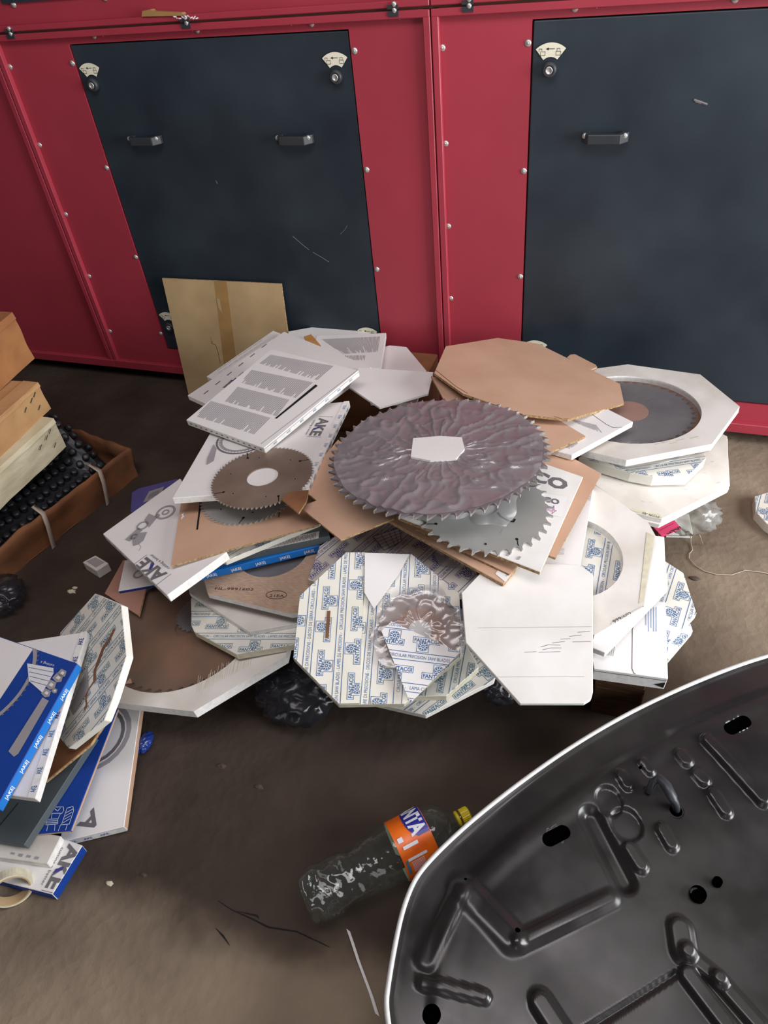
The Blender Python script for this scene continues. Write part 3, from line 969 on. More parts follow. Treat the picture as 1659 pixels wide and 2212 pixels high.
def saw_blade(k, name, label, mat, hole=.03, teeth=48, depth=.010, th=None, rot=0.0, pos=None, slots=0, holes=(), tips=True, rim=None, group=None, lean=0.34):
    """circular blade: toothed steel plate with bore, optional expansion slots, pin holes and carbide tips"""
    if pos:
        c, n, r, th = pos
    else:
        th, P, (a, b), r, c = CARDS[k]
        c = Vector(c)
        n = Vector((-a, -b, 1)).normalized()
    e1 = n.orthogonal().normalized()
    e2 = n.cross(e1)
    pl = []
    st = 2 * math.pi / teeth
    for i in range(teeth):
        q = rot + i * st
        for f, rr in ((0.0, r), (0.10, r - depth * .12), (lean, r - depth * .55), (0.62, r - depth), (0.86, r - depth * .92), (0.97, r - depth * .35)):
            pl.append((q + f * st, rr))
    V, F = [], []
    m = len(pl)
    rings = [[(a_, rr) for a_, rr in pl], [(a_, (r - depth) * .93) for a_, rr in pl], [(a_, hole) for a_, rr in pl]]
    for lay in (0, 1):
        for rg in rings:
            V += [c + (e1 * math.cos(a_) + e2 * math.sin(a_)) * rr - n * th * lay for a_, rr in rg]
    for i in range(m):
        j = (i + 1) % m
        for q in (0, 1):
            F.append((q * m + i, q * m + j, (q + 1) * m + j, (q + 1) * m + i))
            F.append((3 * m + q * m + j, 3 * m + q * m + i, 3 * m + (q + 1) * m + i, 3 * m + (q + 1) * m + j))
        F.append((i, 3 * m + i, 3 * m + j, j))
        F.append((2 * m + i, 2 * m + j, 5 * m + j, 5 * m + i))
    root = thing(name, label, 'saw blade', c - n * th, group)
    obj('plate', V, F, mat, root)
    if tips:
        q = MB()
        for i in range(teeth):
            a_ = rot + i * st
            d = e1 * math.cos(a_) + e2 * math.sin(a_)
            tn = -e1 * math.sin(a_) + e2 * math.cos(a_)
            o_ = c + d * (r - depth * .30)
            bx = []
            for zz in (th * -1.15, th * .15):
                for x_, y_ in ((-depth * .32, -.0002), (depth * .33, -.0002), (depth * .30, .0022), (-depth * .32, .0022)):
                    bx.append(o_ + d * x_ + tn * (y_ - .0015) + n * zz)
            q.add(bx, [(3, 2, 1, 0), (4, 5, 6, 7), (0, 1, 5, 4), (1, 2, 6, 5), (2, 3, 7, 6), (3, 0, 4, 7)])
        o = q.obj('carbide_tips', m_carb, root)
        o['kind'] = 'stuff'
    pr = Print(c, e1, n, lift=.0003)
    for i in range(slots):
        a_ = rot + 2 * math.pi * i / slots
        R0, R1 = r - depth * .9, r * .80
        pts = [(math.cos(a_ + s) * (R0 + (R1 - R0) * f), math.sin(a_ + s) * (R0 + (R1 - R0) * f)) for f, s in ((0, 0), (.3, .01), (.6, .035), (1, .06))]
        pr.stroke(m_dark, pts, .0022)
        pr.ring(m_dark, pts[-1], 0, .0035, 10)
    for rr, a_, s in holes:
        pr.ring(m_dark, (math.cos(a_) * rr, math.sin(a_) * rr), 0, s, 10)
        pr.ring(m_steel, (math.cos(a_) * rr, math.sin(a_) * rr), s, s * 1.45, 10)
    if pr.t:
        pr.build(root, 'slot_cuts')
    return root, c, n, r, th


def wrinkled_disc(name, c, n, r, mat, parent, amp=.004, seed=1, nr=46, na=220, inner=.0, ragged=.0, lift=.002, radial=26):
    """clear film pulled over a disc: radial creases and crumples"""
    e1 = n.orthogonal().normalized()
    e2 = n.cross(e1)
    V, F = [], []
    for i in range(nr + 1):
        f = inner + (1 - inner) * i / nr
        for k in range(na):
            q = 2 * math.pi * k / na
            rr = r * f * (1 + (ragged * noise.noise((math.cos(q) * 2.2, math.sin(q) * 2.2, seed)) if f > .9 else 0))
            x, y = rr * math.cos(q), rr * math.sin(q)
            w = noise.noise((x * 18, y * 18, seed)) * .9
            ridge = 1 - abs(noise.noise((math.cos(q) * radial * .25 + w, math.sin(q) * radial * .25, f * 2.2 + seed)))
            h = amp * (ridge ** 12 * 1.2 + .5 * (1 - abs(noise.noise((x * 26 + w, y * 26, seed + 4)))) ** 14)
            h *= max(0.0, min(1.0, (f - .12) / .2))
            V.append(c + e1 * x + e2 * y + n * (lift + h))
    for i in range(nr):
        for k in range(na):
            j = (k + 1) % na
            F.append((i * na + k, i * na + j, (i + 1) * na + j, (i + 1) * na + k))
    return obj(name, V, F, mat, parent, True)


def sheet3(name, quad, mat, parent, nu=24, nv=24, amp=.006, seed=2, freq=14):
    """crumpled film patch spanning four world corners"""
    A, B, C, D = (Vector(p) for p in quad)
    nrm = (B - A).cross(D - A).normalized()
    V, F = [], []
    for i in range(nv + 1):
        for k in range(nu + 1):
            u, v = k / nu, i / nv
            p = (A * (1 - u) + B * u) * (1 - v) + (D * (1 - u) + C * u) * v
            e = noise.noise(p * 22 + Vector((seed, 0, 0)))
            h = amp * (1 - abs(noise.noise(Vector((p.x * freq, p.y * freq, p.z * freq + seed))))) ** 3
            V.append(p + nrm * h + (B - A).normalized() * e * .012 * (1 if k in (0, nu) else .4) + (D - A).normalized() * e * .012 * (1 if i in (0, nv) else .3))
    for i in range(nv):
        for k in range(nu):
            a = i * (nu + 1) + k
            F.append((a, a + 1, a + nu + 2, a + nu + 1))
    return obj(name, V, F, mat, parent, True)


def bag(name, label, c, size, mat, seed=1, cat='plastic bag', sub=4, rough=.35, minz=None):
    bm = bmesh.new()
    bmesh.ops.create_icosphere(bm, subdivisions=sub, radius=1)
    V = []
    for v in bm.verts:
        p = v.co.normalized()
        r = 1 - rough * abs(noise.noise(p * 2.1 + Vector((seed, 0, 0)))) - rough * .8 * abs(noise.noise(p * 5.3 + Vector((0, seed, 0)))) - rough * .35 * abs(noise.noise(p * 12 + Vector((0, seed, 3))))
        q = Vector((p.x * r * size[0], p.y * r * size[1], p.z * r * size[2])) + Vector(c)
        if minz is not None and q.z < minz:
            q.z = minz
        V.append(q)
    F = [tuple(v.index for v in f.verts) for f in bm.faces]
    bm.free()
    o = obj(name, V, F, mat, None, True)
    return tag(o, label, cat)


def L2(pr, pts):
    return [pr.px(*p) for p in pts]


# ---------- wooden pallet and cartons that carry the pile
def carton(label, x0, x1, y0, y1, z0, z1):
    r = thing('carton', label, 'box', ((x0 + x1) / 2, (y0 + y1) / 2, z0))
    b = MB().box(x0, x1, y0, y1, z0, z1).obj('box_body', m_kraftD, r)
    bevel_obj(b, .003)
    MB().box(x0 - .0006, x1 + .0006, (y0 + y1) / 2 - .025, (y0 + y1) / 2 + .025, z1 - .06, z1 + .0006).obj('tape', m_tape, r)


px0, px1, py0, py1 = -.85, .12, .97, 1.70
p = thing('pallet', 'wooden pallet carrying the saw blade pile, corner showing under the white box', 'pallet', ((px0 + px1) / 2, (py0 + py1) / 2, 0))
nb = 7
for i in range(nb):
    y = py0 + (py1 - py0 - .09) * i / (nb - 1)
    o = MB().box(px0, px1, y, y + .09, .12, .14).obj('deck_board', m_wood, p)
    bevel_obj(o, .002)
for x in (px0, (px0 + px1) / 2 - .05, px1 - .10):
    MB().box(x, x + .10, py0, py1, .10, .12).obj('stringer_board', m_wood, p)
    for y in (py0, (py0 + py1) / 2 - .07, py1 - .14):
        o = MB().box(x, x + .10, y, y + .14, .0, .10).obj('block', m_wood, p)
        bevel_obj(o, .003)
carton('dark brown carton buried in the core of the blade pile', -.75, -.05, 1.10, 1.50, .14, .24)
carton('brown carton under the white octagon boxes by the right black door', -.08, .12, 1.70, 1.86, 0, .2)
carton('brown carton under the white sheets close to the middle of the red wall', -1.15, -.6, 1.72, 1.98, 0, .27)

# ---------- left floor pile, lower layers
AK = 'AKE boxes and sheets piled on the left floor'


def ake_logo(pr, a, b, h, small=None, blue=True, mat=None):
    """the company letters with a blue stroke in the middle letter and a fine rule at each side; a, b baseline ends"""
    mat = mat or m_inkg
    pr.text(mat, 'AKE', a, b, h=h, bold=.035)
    dx, dy = b[0] - a[0], b[1] - a[1]
    W = lambda u, v: (a[0] + dx * u - dy / math.hypot(dx, dy) * h * v, a[1] + dy * u + dx / math.hypot(dx, dy) * h * v)
    if blue:
        pr.lift += .0003
        pr.poly(m_inkn, [W(.50, .50), W(.58, .50), W(.68, .0), W(.59, .0)])
    for u in (-.08, 1.06):
        pr.stroke(mat, [W(u, -.15), W(u, 1.15)], h * .035)
    if small:
        pr.text(mat, small, W(.12, -.42), W(.98, -.42), h=h * .22)


r, pr = card('A9', 'ake_box', 'AKE box with thick blue edge at the pile bottom beside the tape roll', 'box', m_white, m_blue)
a, b = L2(pr, [(151, 1822), (98, 1918)])
ake_logo(pr, (a[0], a[1]), b, .030, 'cutting a better')
pr.build(r)
r, pr = card('A8', 'white_box', 'small soiled white box end lying on the blue-edged AKE box', 'box', m_white2, m_edge)
pr.block(m_inkl, L2(pr, [(20, 1840), (90, 1852), (86, 1858), (18, 1846)]), 4)
pr.build(r)
r, pr = card('A7', 'ake_box', 'large worn white AKE box on the left floor, half under a torn blue sheet', 'box', m_white, m_kraft)
ake_logo(pr, pr.px(203, 1738), pr.px(160, 1801), .050) if 0 else None
pr.text(m_inkg, 'A', pr.px(204, 1745), pr.px(166, 1785), h=.035, bold=.03)
f = edge_print(pr, (268, 1786), (129, 1820))
f.poly(m_edge, [(0, 0), (f.L, 0), (f.L, -.02), (0, -.02)])
f.lift += .0004
repeat_word(f, m_inkb, 'AKE', .008, .034, .02, .012, bold=.02)
f.build(r, 'spine_print')
c0 = pr.px(205, 1590)
pr.ring(m_inkl, c0, .075, .085, 24)
pr.ring(m_inkg, c0, .062, .070, 24)
pr.build(r)
r, pr = card('A6', 'blue_sheet', 'torn blue card sheet with white tool drawings between slate and white boxes', 'sheet', m_blue, m_kraft)
S = lambda pts, w=.0012: pr.stroke(m_inkw, L2(pr, pts), w)
S([(108, 1756), (109, 1744), (137, 1743), (138, 1751), (134, 1757), (108, 1757)])
S([(112, 1752), (118, 1747), (125, 1752), (131, 1745)])
S([(113, 1757), (111, 1768)]); S([(131, 1757), (126, 1768)])
S([(102, 1770), (125, 1769), (125, 1780), (99, 1782), (102, 1770)]); S([(101, 1774), (125, 1773)]); S([(100, 1778), (125, 1777)])
S([(104, 1782), (101, 1795)]); S([(119, 1781), (118, 1794)])
S([(145, 1746), (158, 1742), (159, 1752), (150, 1780), (133, 1782), (145, 1746)])
for k in range(4):
    S([(143 - k * 2, 1756 + k * 7), (157 - k * 2, 1748 + k * 7)])
S([(131, 1782), (126, 1795)]); S([(146, 1780), (142, 1793)])
S([(85, 1783), (95, 1780)]); S([(87, 1795), (90, 1783)])
pr.poly(m_inkl, L2(pr, [(195, 1600), (184, 1640), (178, 1652), (168, 1650), (186, 1612)]))
pr.build(r)
r, pr = card('A5', 'slate_box', 'plain slate grey box in the left floor pile', 'box', m_grey, m_grey)
pr.stroke(m_ink, L2(pr, [(40, 1735), (0, 1783)]), .002)
pr.build(r)

r, pr = card('B15', 'document_folder', 'violet folder with a barcode leaflet on the floor behind the AKE box', 'folder', m_purple)
pr.poly(m_inkl, L2(pr, [(309, 1086), (322, 1062), (355, 1051), (344, 1075)]))
pr.lift += .0003
pr.block(m_inkg, L2(pr, [(318, 1080), (342, 1068), (347, 1058), (324, 1066)]), 12)
pr.build(r, 'leaflet')
r, pr = card('B37', 'white_box', 'small white box on the floor under the pink label bag', 'box', m_white, m_edge)
f = edge_print(pr, (1440, 1150), (1497, 1152))
f.rect(m_inkg, (f.L / 2, -.010), f.L, .0018)
f.build(r, 'seam')

# ---------- lower right boxes of the pile
FG = 'paper-printed FANTACGI octagon boxes'


def fant(k, label, o, a2, side=None, top=None, group=FG, mat=None, **kw):
    r, pr = card(k, 'octagon_blade_box', label, 'box', top or m_cream, side or m_creamE, group=group, **kw)
    A, B = pr.px(*o), pr.px(*a2)
    fantacgi(pr, mat or m_inkb, A, math.atan2(B[1] - A[1], B[0] - A[0]) - math.pi / 2)
    return r, pr


r, pr = fant('B44b', 'lower FANTACGI box sticking out right of the flapped white box', (1470, 1390), (1480, 1330), side=m_cream)
pr.build(r)
r, pr = fant('B44a', 'upper FANTACGI box sticking out at the right over the bare floor', (1455, 1330), (1475, 1265), side=m_cream)
pr.build(r)
r, pr = card('B45', 'white_box', 'white flapped carton at the front right corner above the pallet block', 'box', m_white, m_edge)
pr.stroke(m_inkg, L2(pr, [(1372, 1340), (1366, 1360), (1365, 1444), (1369, 1454), (1380, 1461), (1440, 1467)]), .0016)
pr.block(m_inkl, L2(pr, [(1288, 1412), (1326, 1418), (1330, 1395), (1290, 1392)]), 9, .3)
pr.block(m_inkb, L2(pr, [(1392, 1312), (1420, 1312), (1420, 1365), (1392, 1365)]), 5, .22)
pr.build(r)
f = edge_print(pr, (1443, 1466), (1283, 1444))
f.rect(m_inkg, (f.L / 2, -.008), f.L, .002)
f.poly(m_dark, [(f.L - .002, -.014), (f.L - .022, -.026), (f.L - .002, -.034)])
f.build(r, 'seam')
r, pr = card('B43', 'octagon_blade_box', 'plain white octagon box under the framed window box at right', 'box', m_white, m_edge)
pr.build(r)
# framed box with round window at right
t, P, n = card_frame('B42')
hc = onplane(1231, 1200, P[0], n)
r, pr = card('B42', 'octagon_blade_box', 'white octagon box with round window showing FANTACGI paper, marked 999/602', 'box', m_white2, m_edge, hole=(hc, .112))
o = MB().lathe(hc - n * .0205, n, [(0, .113), (.001, .113)], 48).obj('box_floor', m_cream, r)
ip = Print(hc - n * .0192, P[1] - P[0], n, [hc - n * .0192 + (Matrix.Rotation(2 * math.pi * k / 24, 3, n) @ (n.orthogonal().normalized() * .110)) for k in range(24)])
A, B = ip.px(1270, 1240), ip.px(1290, 1130)
fantacgi(ip, m_inkb, A, math.atan2(B[1] - A[1], B[0] - A[0]) - math.pi / 2)
ip.build(r, 'inner_print')
kr = L2(pr, [(1397, 1150), (1413, 1158), (1390, 1300), (1380, 1305)])
pr.poly(m_creamE, kr)
lb = L2(pr, [(1320, 1347), (1388, 1310), (1390, 1322), (1324, 1363)])
pr.poly(m_white2, lb)
pr.lift += .0003
pr.text(m_ink, '999/602', pr.px(1327, 1347), pr.px(1366, 1328), h=.008)
pr.text(m_ink, '999/602', pr.px(1332, 1358), pr.px(1370, 1339), h=.008)
pr.stroke(m_ink, L2(pr, [(1390, 1311), (1376, 1338), (1394, 1338)]), .003)
pr.build(r)
# ---------- right stack near the wall
r, pr = card('B35b', 'octagon_blade_box', 'lower of the two white octagon boxes with the POW-40 tab, at right', 'box', m_white2, m_edge)
pr.build(r)
r, pr = card('B35', 'octagon_blade_box', 'wide plain white octagon box lettered POW-40 on its front edge', 'box', m_white2, m_edge)
pr.poly(m_creamE, L2(pr, [(1362, 1101), (1368, 1105), (1430, 1120), (1427, 1112), (1380, 1100)]))
pr.lift += .0003
pr.text(m_ink, 'POW-40', pr.px(1424, 1115), pr.px(1388, 1106), h=.008)
R = random.Random(5)
for k in range(14):
    x, y = R.uniform(1340, 1560), R.uniform(960, 1090)
    pr.stroke(m_inkl, L2(pr, [(x, y), (x + R.uniform(3, 9), y + R.uniform(-3, 3))]), .0007)
pr.build(r)
r, pr = fant('B34', 'plastic-wrapped FANTACGI box squeezed under the white round-window box at right', (1400, 990), (1480, 978), side=m_cream)
pr.build(r)
sheet3('wrap', [onplane(*q_, pr.P[0] + pr.n * .002, pr.n) for q_ in ((1300, 990), (1360, 1018), (1520, 986), (1500, 975))], m_film, r, 20, 10, .004)
r, pr = card('B33', 'brown_board', 'thin brown board between the FANTACGI box and the round-window box at right', 'board', m_kraft, m_kraftE, parts=False)
t, P, n = card_frame('B32')
hc = onplane(1357, 880, P[0], n)
r, pr = card('B32', 'octagon_blade_box', 'white octagon box with round window over a grey blade, before the right black door', 'box', m_white2, m_edge, hole=(hc, .178))
MB().lathe(hc - n * .0172, n, [(0, .179), (.001, .179)], 48).obj('box_floor', m_kraftD, r)
wrinkled_disc('window_film', hc - n * .006, n, .1775, m_filmD, r, amp=.0008, seed=7, nr=30, na=140, radial=14)
for (x, y) in ((1440, 955), (1455, 957), (1470, 950), (1425, 958), (1500, 945)):
    pr.stroke(m_creamE, L2(pr, [(x - 8, y + 2), (x + 8, y - 2)]), .003)
pr.build(r)
bl, *_ = saw_blade(None, 'saw_blade', 'grey saw blade inside the round-window box at the back right', m_steelG, hole=.05, teeth=40, depth=.012, pos=(hc - n * .0115, n, .168, .0035), tips=False)
o = MB().lathe(hc + (aty(1379, 878, 1.63) - hc).normalized() * 0 - n * .0112, n, [(0, .052), (.0008, .052)], 32).obj('bore_label', m_pink, bl)

# ---------- left lower part of the main pile
t, P, n = card_frame('B24')
hc = onplane(398, 1343, P[0], n)
r, pr = card('B24', 'octagon_blade_box', 'big white octagon box with a round window over a rusty brown blade, front left', 'box', m_white2, m_edge, hole=(hc, .196))
MB().lathe(hc - n * .0235, n, [(0, .197), (.001, .197)], 48).obj('box_floor', m_kraftD, r)
wrinkled_disc('window_film', hc - n * .010, n, .1955, m_filmD, r, amp=.0006, seed=17, nr=30, na=140, radial=14)
R = random.Random(8)
for k in range(26):
    x = 425 + k * 4.6
    y = 1497 - k * 2.4
    pr.stroke(m_creamE, L2(pr, [(x, y), (x + R.uniform(2, 12), y - R.uniform(25, 38))]), .0009)
pr.poly(m_kraft, L2(pr, [(268, 1478), (282, 1465), (286, 1476)]))
pr.text(m_ink, '40', pr.px(246, 1513), pr.px(254, 1514), h=.008)
pr.build(r)
blr, *_ = saw_blade(None, 'saw_blade', 'rust-brown saw blade under film inside the big white octagon box, front left', m_rust, hole=.03, teeth=44, depth=.012, pos=(hc - n * .0165, n, .188, .0035), tips=False)
cs_ = onplane(428, 1325, hc - n * .0155, n)
e1_, e2_ = n.orthogonal().normalized(), n.cross(n.orthogonal().normalized())
pts_ = [cs_ + (e1_ * math.cos(2 * math.pi * k / 96) + e2_ * math.sin(2 * math.pi * k / 96)) * (.054 + .0028 * math.cos(2 * math.pi * k / 96 * 24)) for k in range(96)]
obj('scalloped_label', pts_ + [p_ - n * .0008 for p_ in pts_], [tuple(range(96)), tuple(reversed(range(96, 192)))] + [(i, i + 96, (i + 1) % 96 + 96, (i + 1) % 96) for i in range(96)], m_steelG, blr)
card('B17', 'brown_card', 'pinkish brown card scrap above the tip of the torn FANTACGI box', 'card', m_pink, m_kraftE, parts=False)
r, pr = card('B16', 'ake_box', 'small AKE box with blue lower edge peeping out left of the drawing-printed AKE box', 'box', m_white, m_blue)
pr.ring(m_inkl, pr.px(300, 1240), .010, .016, 14)
pr.build(r)
r, pr = fant('B51b', 'lowest FANTACGI box with crushed grey wrap at the pile front', (880, 1500), (960, 1440), top=m_white2, side=m_white2, mat=m_inkt)
pr.build(r)
r, pr = fant('B51', 'FANTACGI box end sticking out right below the pointed paper flap', (950, 1470), (960, 1420), mat=m_inkt)
pr.build(r)
r, pr = fant('B23', 'FANTACGI octagon box lying on the rusty-blade window box', (470, 1350), (560, 1350), mat=m_inkt)
pr.build(r)
r, pr = card('B22', 'octagon_blade_box', 'plain white octagon board under the wood-grained FIL board', 'box', m_white2, m_edge)
pr.poly(m_creamE, L2(pr, [(459, 1318), (467, 1316), (470, 1322), (462, 1325)]))
pr.build(r, 'tape_scrap')
t, P, n = card_frame('B21')
hc = onplane(590, 1188, P[0], n)
r, pr = card('B21', 'octagon_blade_box', 'wood-grained octagon box handwritten FIL-9991602 and 21EA', 'box', m_veneer, m_edge, hole=(hc, .088))
MB().lathe(hc - n * .0135, n, [(0, .089), (.001, .089)], 40).obj('box_floor', m_steelG, r)
wrinkled_disc('window_film', hc - n * .006, n, .0875, m_filmD, r, amp=.0012, seed=27, nr=20, na=90, radial=10)
pr.text(m_ink, 'FIL-9991602', pr.px(464, 1274), pr.px(547, 1276), h=.008)
pr.text(m_ink, '21EA', pr.px(582, 1289), pr.px(613, 1290), h=.007)
cc = pr.px(597, 1285)
d_ = pr.px(619, 1286)
pr.stroke(m_ink, [(cc[0] + (d_[0] - cc[0]) * math.cos(q_) - (d_[1] - cc[1]) * .5 * math.sin(q_), cc[1] + (d_[1] - cc[1]) * math.cos(q_) + (d_[0] - cc[0]) * .5 * math.sin(q_)) for q_ in [k * math.pi / 12 for k in range(24)]], .0012, True)
pr.build(r, 'handwriting')
r, pr = fant('B48', 'FANTACGI box with a printed table label, behind the slotted front box', (760, 1235), (830, 1175), mat=m_inkn, top=m_white2)
pr.build(r)
lp = Print(pr.o, pr.e1, pr.n, lift=.0016)
q_ = [lp.px(*p_) for p_ in ((806, 1160), (862, 1142), (868, 1170), (830, 1190))]
lp.poly(m_white2, q_)
lp.lift += .0004
lp.stroke(m_inkn, q_, .0012, True)
for k in range(1, 5):
    f_ = k / 5
    A = tuple(q_[0][i] * (1 - f_) + q_[3][i] * f_ for i in (0, 1))
    B = tuple(q_[1][i] * (1 - f_) + q_[2][i] * f_ for i in (0, 1))
    lp.stroke(m_inkn, [A, B], .0010)
for f_ in (.3, .6, .8):
    A = tuple(q_[0][i] * (1 - f_) + q_[1][i] * f_ for i in (0, 1))
    B = tuple(q_[3][i] * (1 - f_) + q_[2][i] * f_ for i in (0, 1))
    lp.stroke(m_inkn, [A, B], .0010)
lp.build(r, 'table_label')
sheet3('wrap', [onplane(*q_, pr.P[0] + pr.n * .002, pr.n) for q_ in ((870, 1160), (940, 1190), (1010, 1230), (930, 1230))], m_film, r, 16, 10, .004, 5)

# front box: slotted printed lid half, recessed open half with a blade in clear wrap
r, pr = fant('B47', 'front FANTACGI octagon box with a hand slot, right half open around a blade', (700, 1370), (712, 1270))
pr.build(r)
t, P, n = card_frame('B47')
up = n * .006
lid = [onplane(*p_, P[0] + up, n) for p_ in ((748, 1193), (788, 1193), (776, 1519), (732, 1520), (634, 1420), (648, 1287))][::-1]
lo = lid + [p_ - n * .0052 for p_ in lid]
V, F = lo, [tuple(range(6)), tuple(reversed(range(6, 12)))] + [(i, i + 6, (i + 1) % 6 + 6, (i + 1) % 6) for i in range(6)]
lo = obj('lid_half', V, F, [m_cream, m_creamE], r, fm=[0, 0] + [1] * 6)
lpr = Print(lid[0], lid[1] - lid[0], n, lid)
A, B = lpr.px(703, 1360), lpr.px(711, 1260)
fantacgi(lpr, m_inkb, A, math.atan2(B[1] - A[1], B[0] - A[0]) - math.pi / 2)
lpr.build(lo)
sp = Print(lid[0], lid[1] - lid[0], n, lift=.0014)
sp.poly(m_kraftD, [sp.px(*p_) for p_ in ((707, 1320), (714, 1320), (710, 1379), (703, 1379))])
sp.build(lo, 'hand_slot')
fl3 = [onplane(*p_, P[0] + n * .009, n) for p_ in ((788, 1194), (884, 1197), (862, 1239), (808, 1315), (787, 1280))][::-1]
V = fl3 + [p_ - n * .002 for p_ in fl3]
obj('paper_flap', V, [tuple(range(5)), tuple(reversed(range(5, 10)))] + [(i, i + 5, (i + 1) % 5 + 5, (i + 1) % 5) for i in range(5)], m_white, r)
bl, c, n, rr, th = saw_blade('B49', 'saw_blade', 'small carbide-toothed blade in clear wrap half under the pointed paper flap', m_steelD, hole=.024, teeth=36, depth=.009, holes=((.036, 1.2, .002), (.036, 1.6, .0016)))
MB().lathe(c + n * .0004, n, [(0, .058), (.0004, .058)], 36).obj('rust_ring', m_rust, bl) if 0 else None
rg = Print(c, n.orthogonal(), n, lift=.0004)
rg.ring(M_('rust_stain', (168, 124, 94), .6, .2, var=.25, scale=40), (0, 0), .0242, .052, 36)
rg.build(bl, 'rust_band')
MB().lathe(c - n * .003, n, [(0, .0238), (.002, .0238)], 24).obj('bore_paper', m_white, bl)
wrinkled_disc('wrap', c, n, .098, m_wrap, bl, amp=.004, seed=31, nr=26, na=120, ragged=.25, lift=.004, radial=10)
fl4 = [onplane(*p_, c + n * .012, n) for p_ in ((845, 1342), (993, 1410), (886, 1519), (824, 1363))][::-1]
fo = thing('paper_flap', 'pointed FANTACGI paper flap lying across the wrapped blade', 'paper', fl4[0])
V = fl4 + [p_ - n * .002 for p_ in fl4]
obj('sheet', V, [(0, 1, 2, 3), (7, 6, 5, 4)] + [(i, i + 4, (i + 1) % 4 + 4, (i + 1) % 4) for i in range(4)], m_white, fo)
fp = Print(fl4[0], fl4[1] - fl4[0], n, fl4)
A, B = fp.px(845, 1380), fp.px(945, 1392)
fantacgi(fp, m_inkb, A, math.atan2(B[1] - A[1], B[0] - A[0]) - math.pi / 2)
fp.build(fo)

# ---------- blue and grey boxes, the drawing-printed AKE box, brown insert and small blades
r, pr = card('B19', 'ake_box', 'bright blue AKE box with white spine lettering above the wood-grained board', 'box', m_blueL, m_blueL)
pr.build(r)
f = edge_print(pr, (416, 1245), (692, 1178))
repeat_word(f, m_inkw, '|AKE|', .0085, .058, .02, .03, bold=.02)
f.build(r, 'spine_print')
r, pr = card('B18', 'slate_box', 'slate grey box with a text leaflet wedged under the brown slotted sheet', 'box', m_grey, m_grey)
pr.poly(m_white, L2(pr, [(560, 1192), (688, 1166), (690, 1148), (570, 1172)]))
pr.lift += .0003
pr.block(m_inkg, L2(pr, [(575, 1186), (682, 1164), (684, 1150), (580, 1172)]), 34, .4)
pr.build(r, 'leaflet')
r, pr = fant('B20', 'narrow FANTACGI box edge peeking out under the brown slotted sheet', (560, 1180), (630, 1140), mat=m_inkt, side=m_cream)
pr.build(r)
r, pr = card('B14', 'ake_box', 'white AKE box printed with machine drawings at the left end of the pile', 'box', m_white, m_edge)
ake_logo(pr, pr.px(366, 1232), pr.px(318, 1206), .036, 'cutting a better') if 0 else None
T_ = [pr.px(362, 1240), pr.px(316, 1204)]
ake_logo(pr, T_[0], T_[1], .034, 'cutting a better')
for (x, y, r0, r1) in ((358, 1107, .020, .026), (358, 1107, .006, .010), (308, 1136, .011, .016), (340, 1115, .003, .007), (290, 1160, .004, .010)):
    pr.ring(m_inkl, pr.px(x, y), r0, r1, 22)
pr.poly(m_inkl, L2(pr, [(271, 1166), (300, 1140), (308, 1146), (280, 1170)]))
pr.poly(m_inkl, L2(pr, [(298, 1152), (318, 1150), (310, 1168), (300, 1176), (288, 1180), (286, 1168)]))
pr.poly(m_inkl, L2(pr, [(322, 1110), (340, 1118), (322, 1140), (312, 1124)]))
pr.stroke(m_inkg, L2(pr, [(290, 1176), (296, 1170), (305, 1182), (300, 1190)]), .0008)
pr.build(r)
f = edge_print(pr, (222, 1153), (361, 1286))
repeat_word(f, m_inkb, 'AKE', .009, .035, .022, .012)
f.build(r, 'spine_print')
r, pr = card('B13', 'brown_insert', 'brown slotted card insert lying under the two small saw blades', 'sheet', m_kraft, m_kraftE)
pr.poly(m_dark, L2(pr, [(432, 1080), (436, 1080), (428, 1144), (424, 1145)]))
pr.poly(m_inkw, L2(pr, [(392, 1112), (397, 1108), (396, 1114), (399, 1116), (394, 1120), (393, 1124), (391, 1120), (394, 1115)]))
pr.stroke(m_dark, L2(pr, [(601, 1098), (606, 1101), (604, 1108), (602, 1118)]), .002)
pr.build(r, 'die_cut_slot')
H6 = [(.085, k * math.pi / 3 + .3, .0024) for k in range(6)]
saw_blade('B12', 'saw_blade', 'small fine-toothed blade lying underneath another on the brown insert', m_steel, hole=.038, teeth=60, depth=.0065, holes=H6, slots=3)

# ---------- front right, brightly lit
r, pr = card('B41b', 'white_box', 'white printed box beside the big-lettered card, above the bright front sheet', 'box', m_white, m_edge)
pr.block(m_inkl, L2(pr, [(1238, 1115), (1236, 1140), (1210, 1180), (1212, 1150)]), 9, .25)
pr.block(m_inkl, L2(pr, [(1278, 1062), (1276, 1082), (1256, 1080), (1258, 1062)]), 6, .3)
pr.block(m_inkl, L2(pr, [(1220, 1184), (1218, 1200), (1196, 1198), (1198, 1182)]), 6, .25)
pr.build(r)
r, pr = card('B41', 'white_card', 'large bright white corrugated sheet with cracked creases at the pile front', 'sheet', m_rib, m_edge)
for k, ps in enumerate(([(1168, 1398), (1185, 1393), (1210, 1394)], [(1172, 1404), (1190, 1400), (1213, 1400)], [(1164, 1409), (1210, 1408)], [(1133, 1409), (1158, 1408)], [(1193, 1389), (1220, 1386)], [(1210, 1381), (1232, 1380)], [(1237, 1387), (1276, 1386)], [(1230, 1375), (1256, 1372)], [(1248, 1366), (1274, 1364)])):
    pr.stroke(m_inkg, L2(pr, ps), .0009)
pr.stroke(m_inkl, L2(pr, [(1032, 1357), (1278, 1354)]), .0006)
pr.stroke(m_inkl, L2(pr, [(1070, 1463), (1262, 1462)]), .0006)
pr.build(r, 'crease')
r, pr = card('B40', 'brown_sheet', 'long brown card sheet with a small white sticker, below the big-lettered card', 'sheet', m_kraft, m_kraftE)
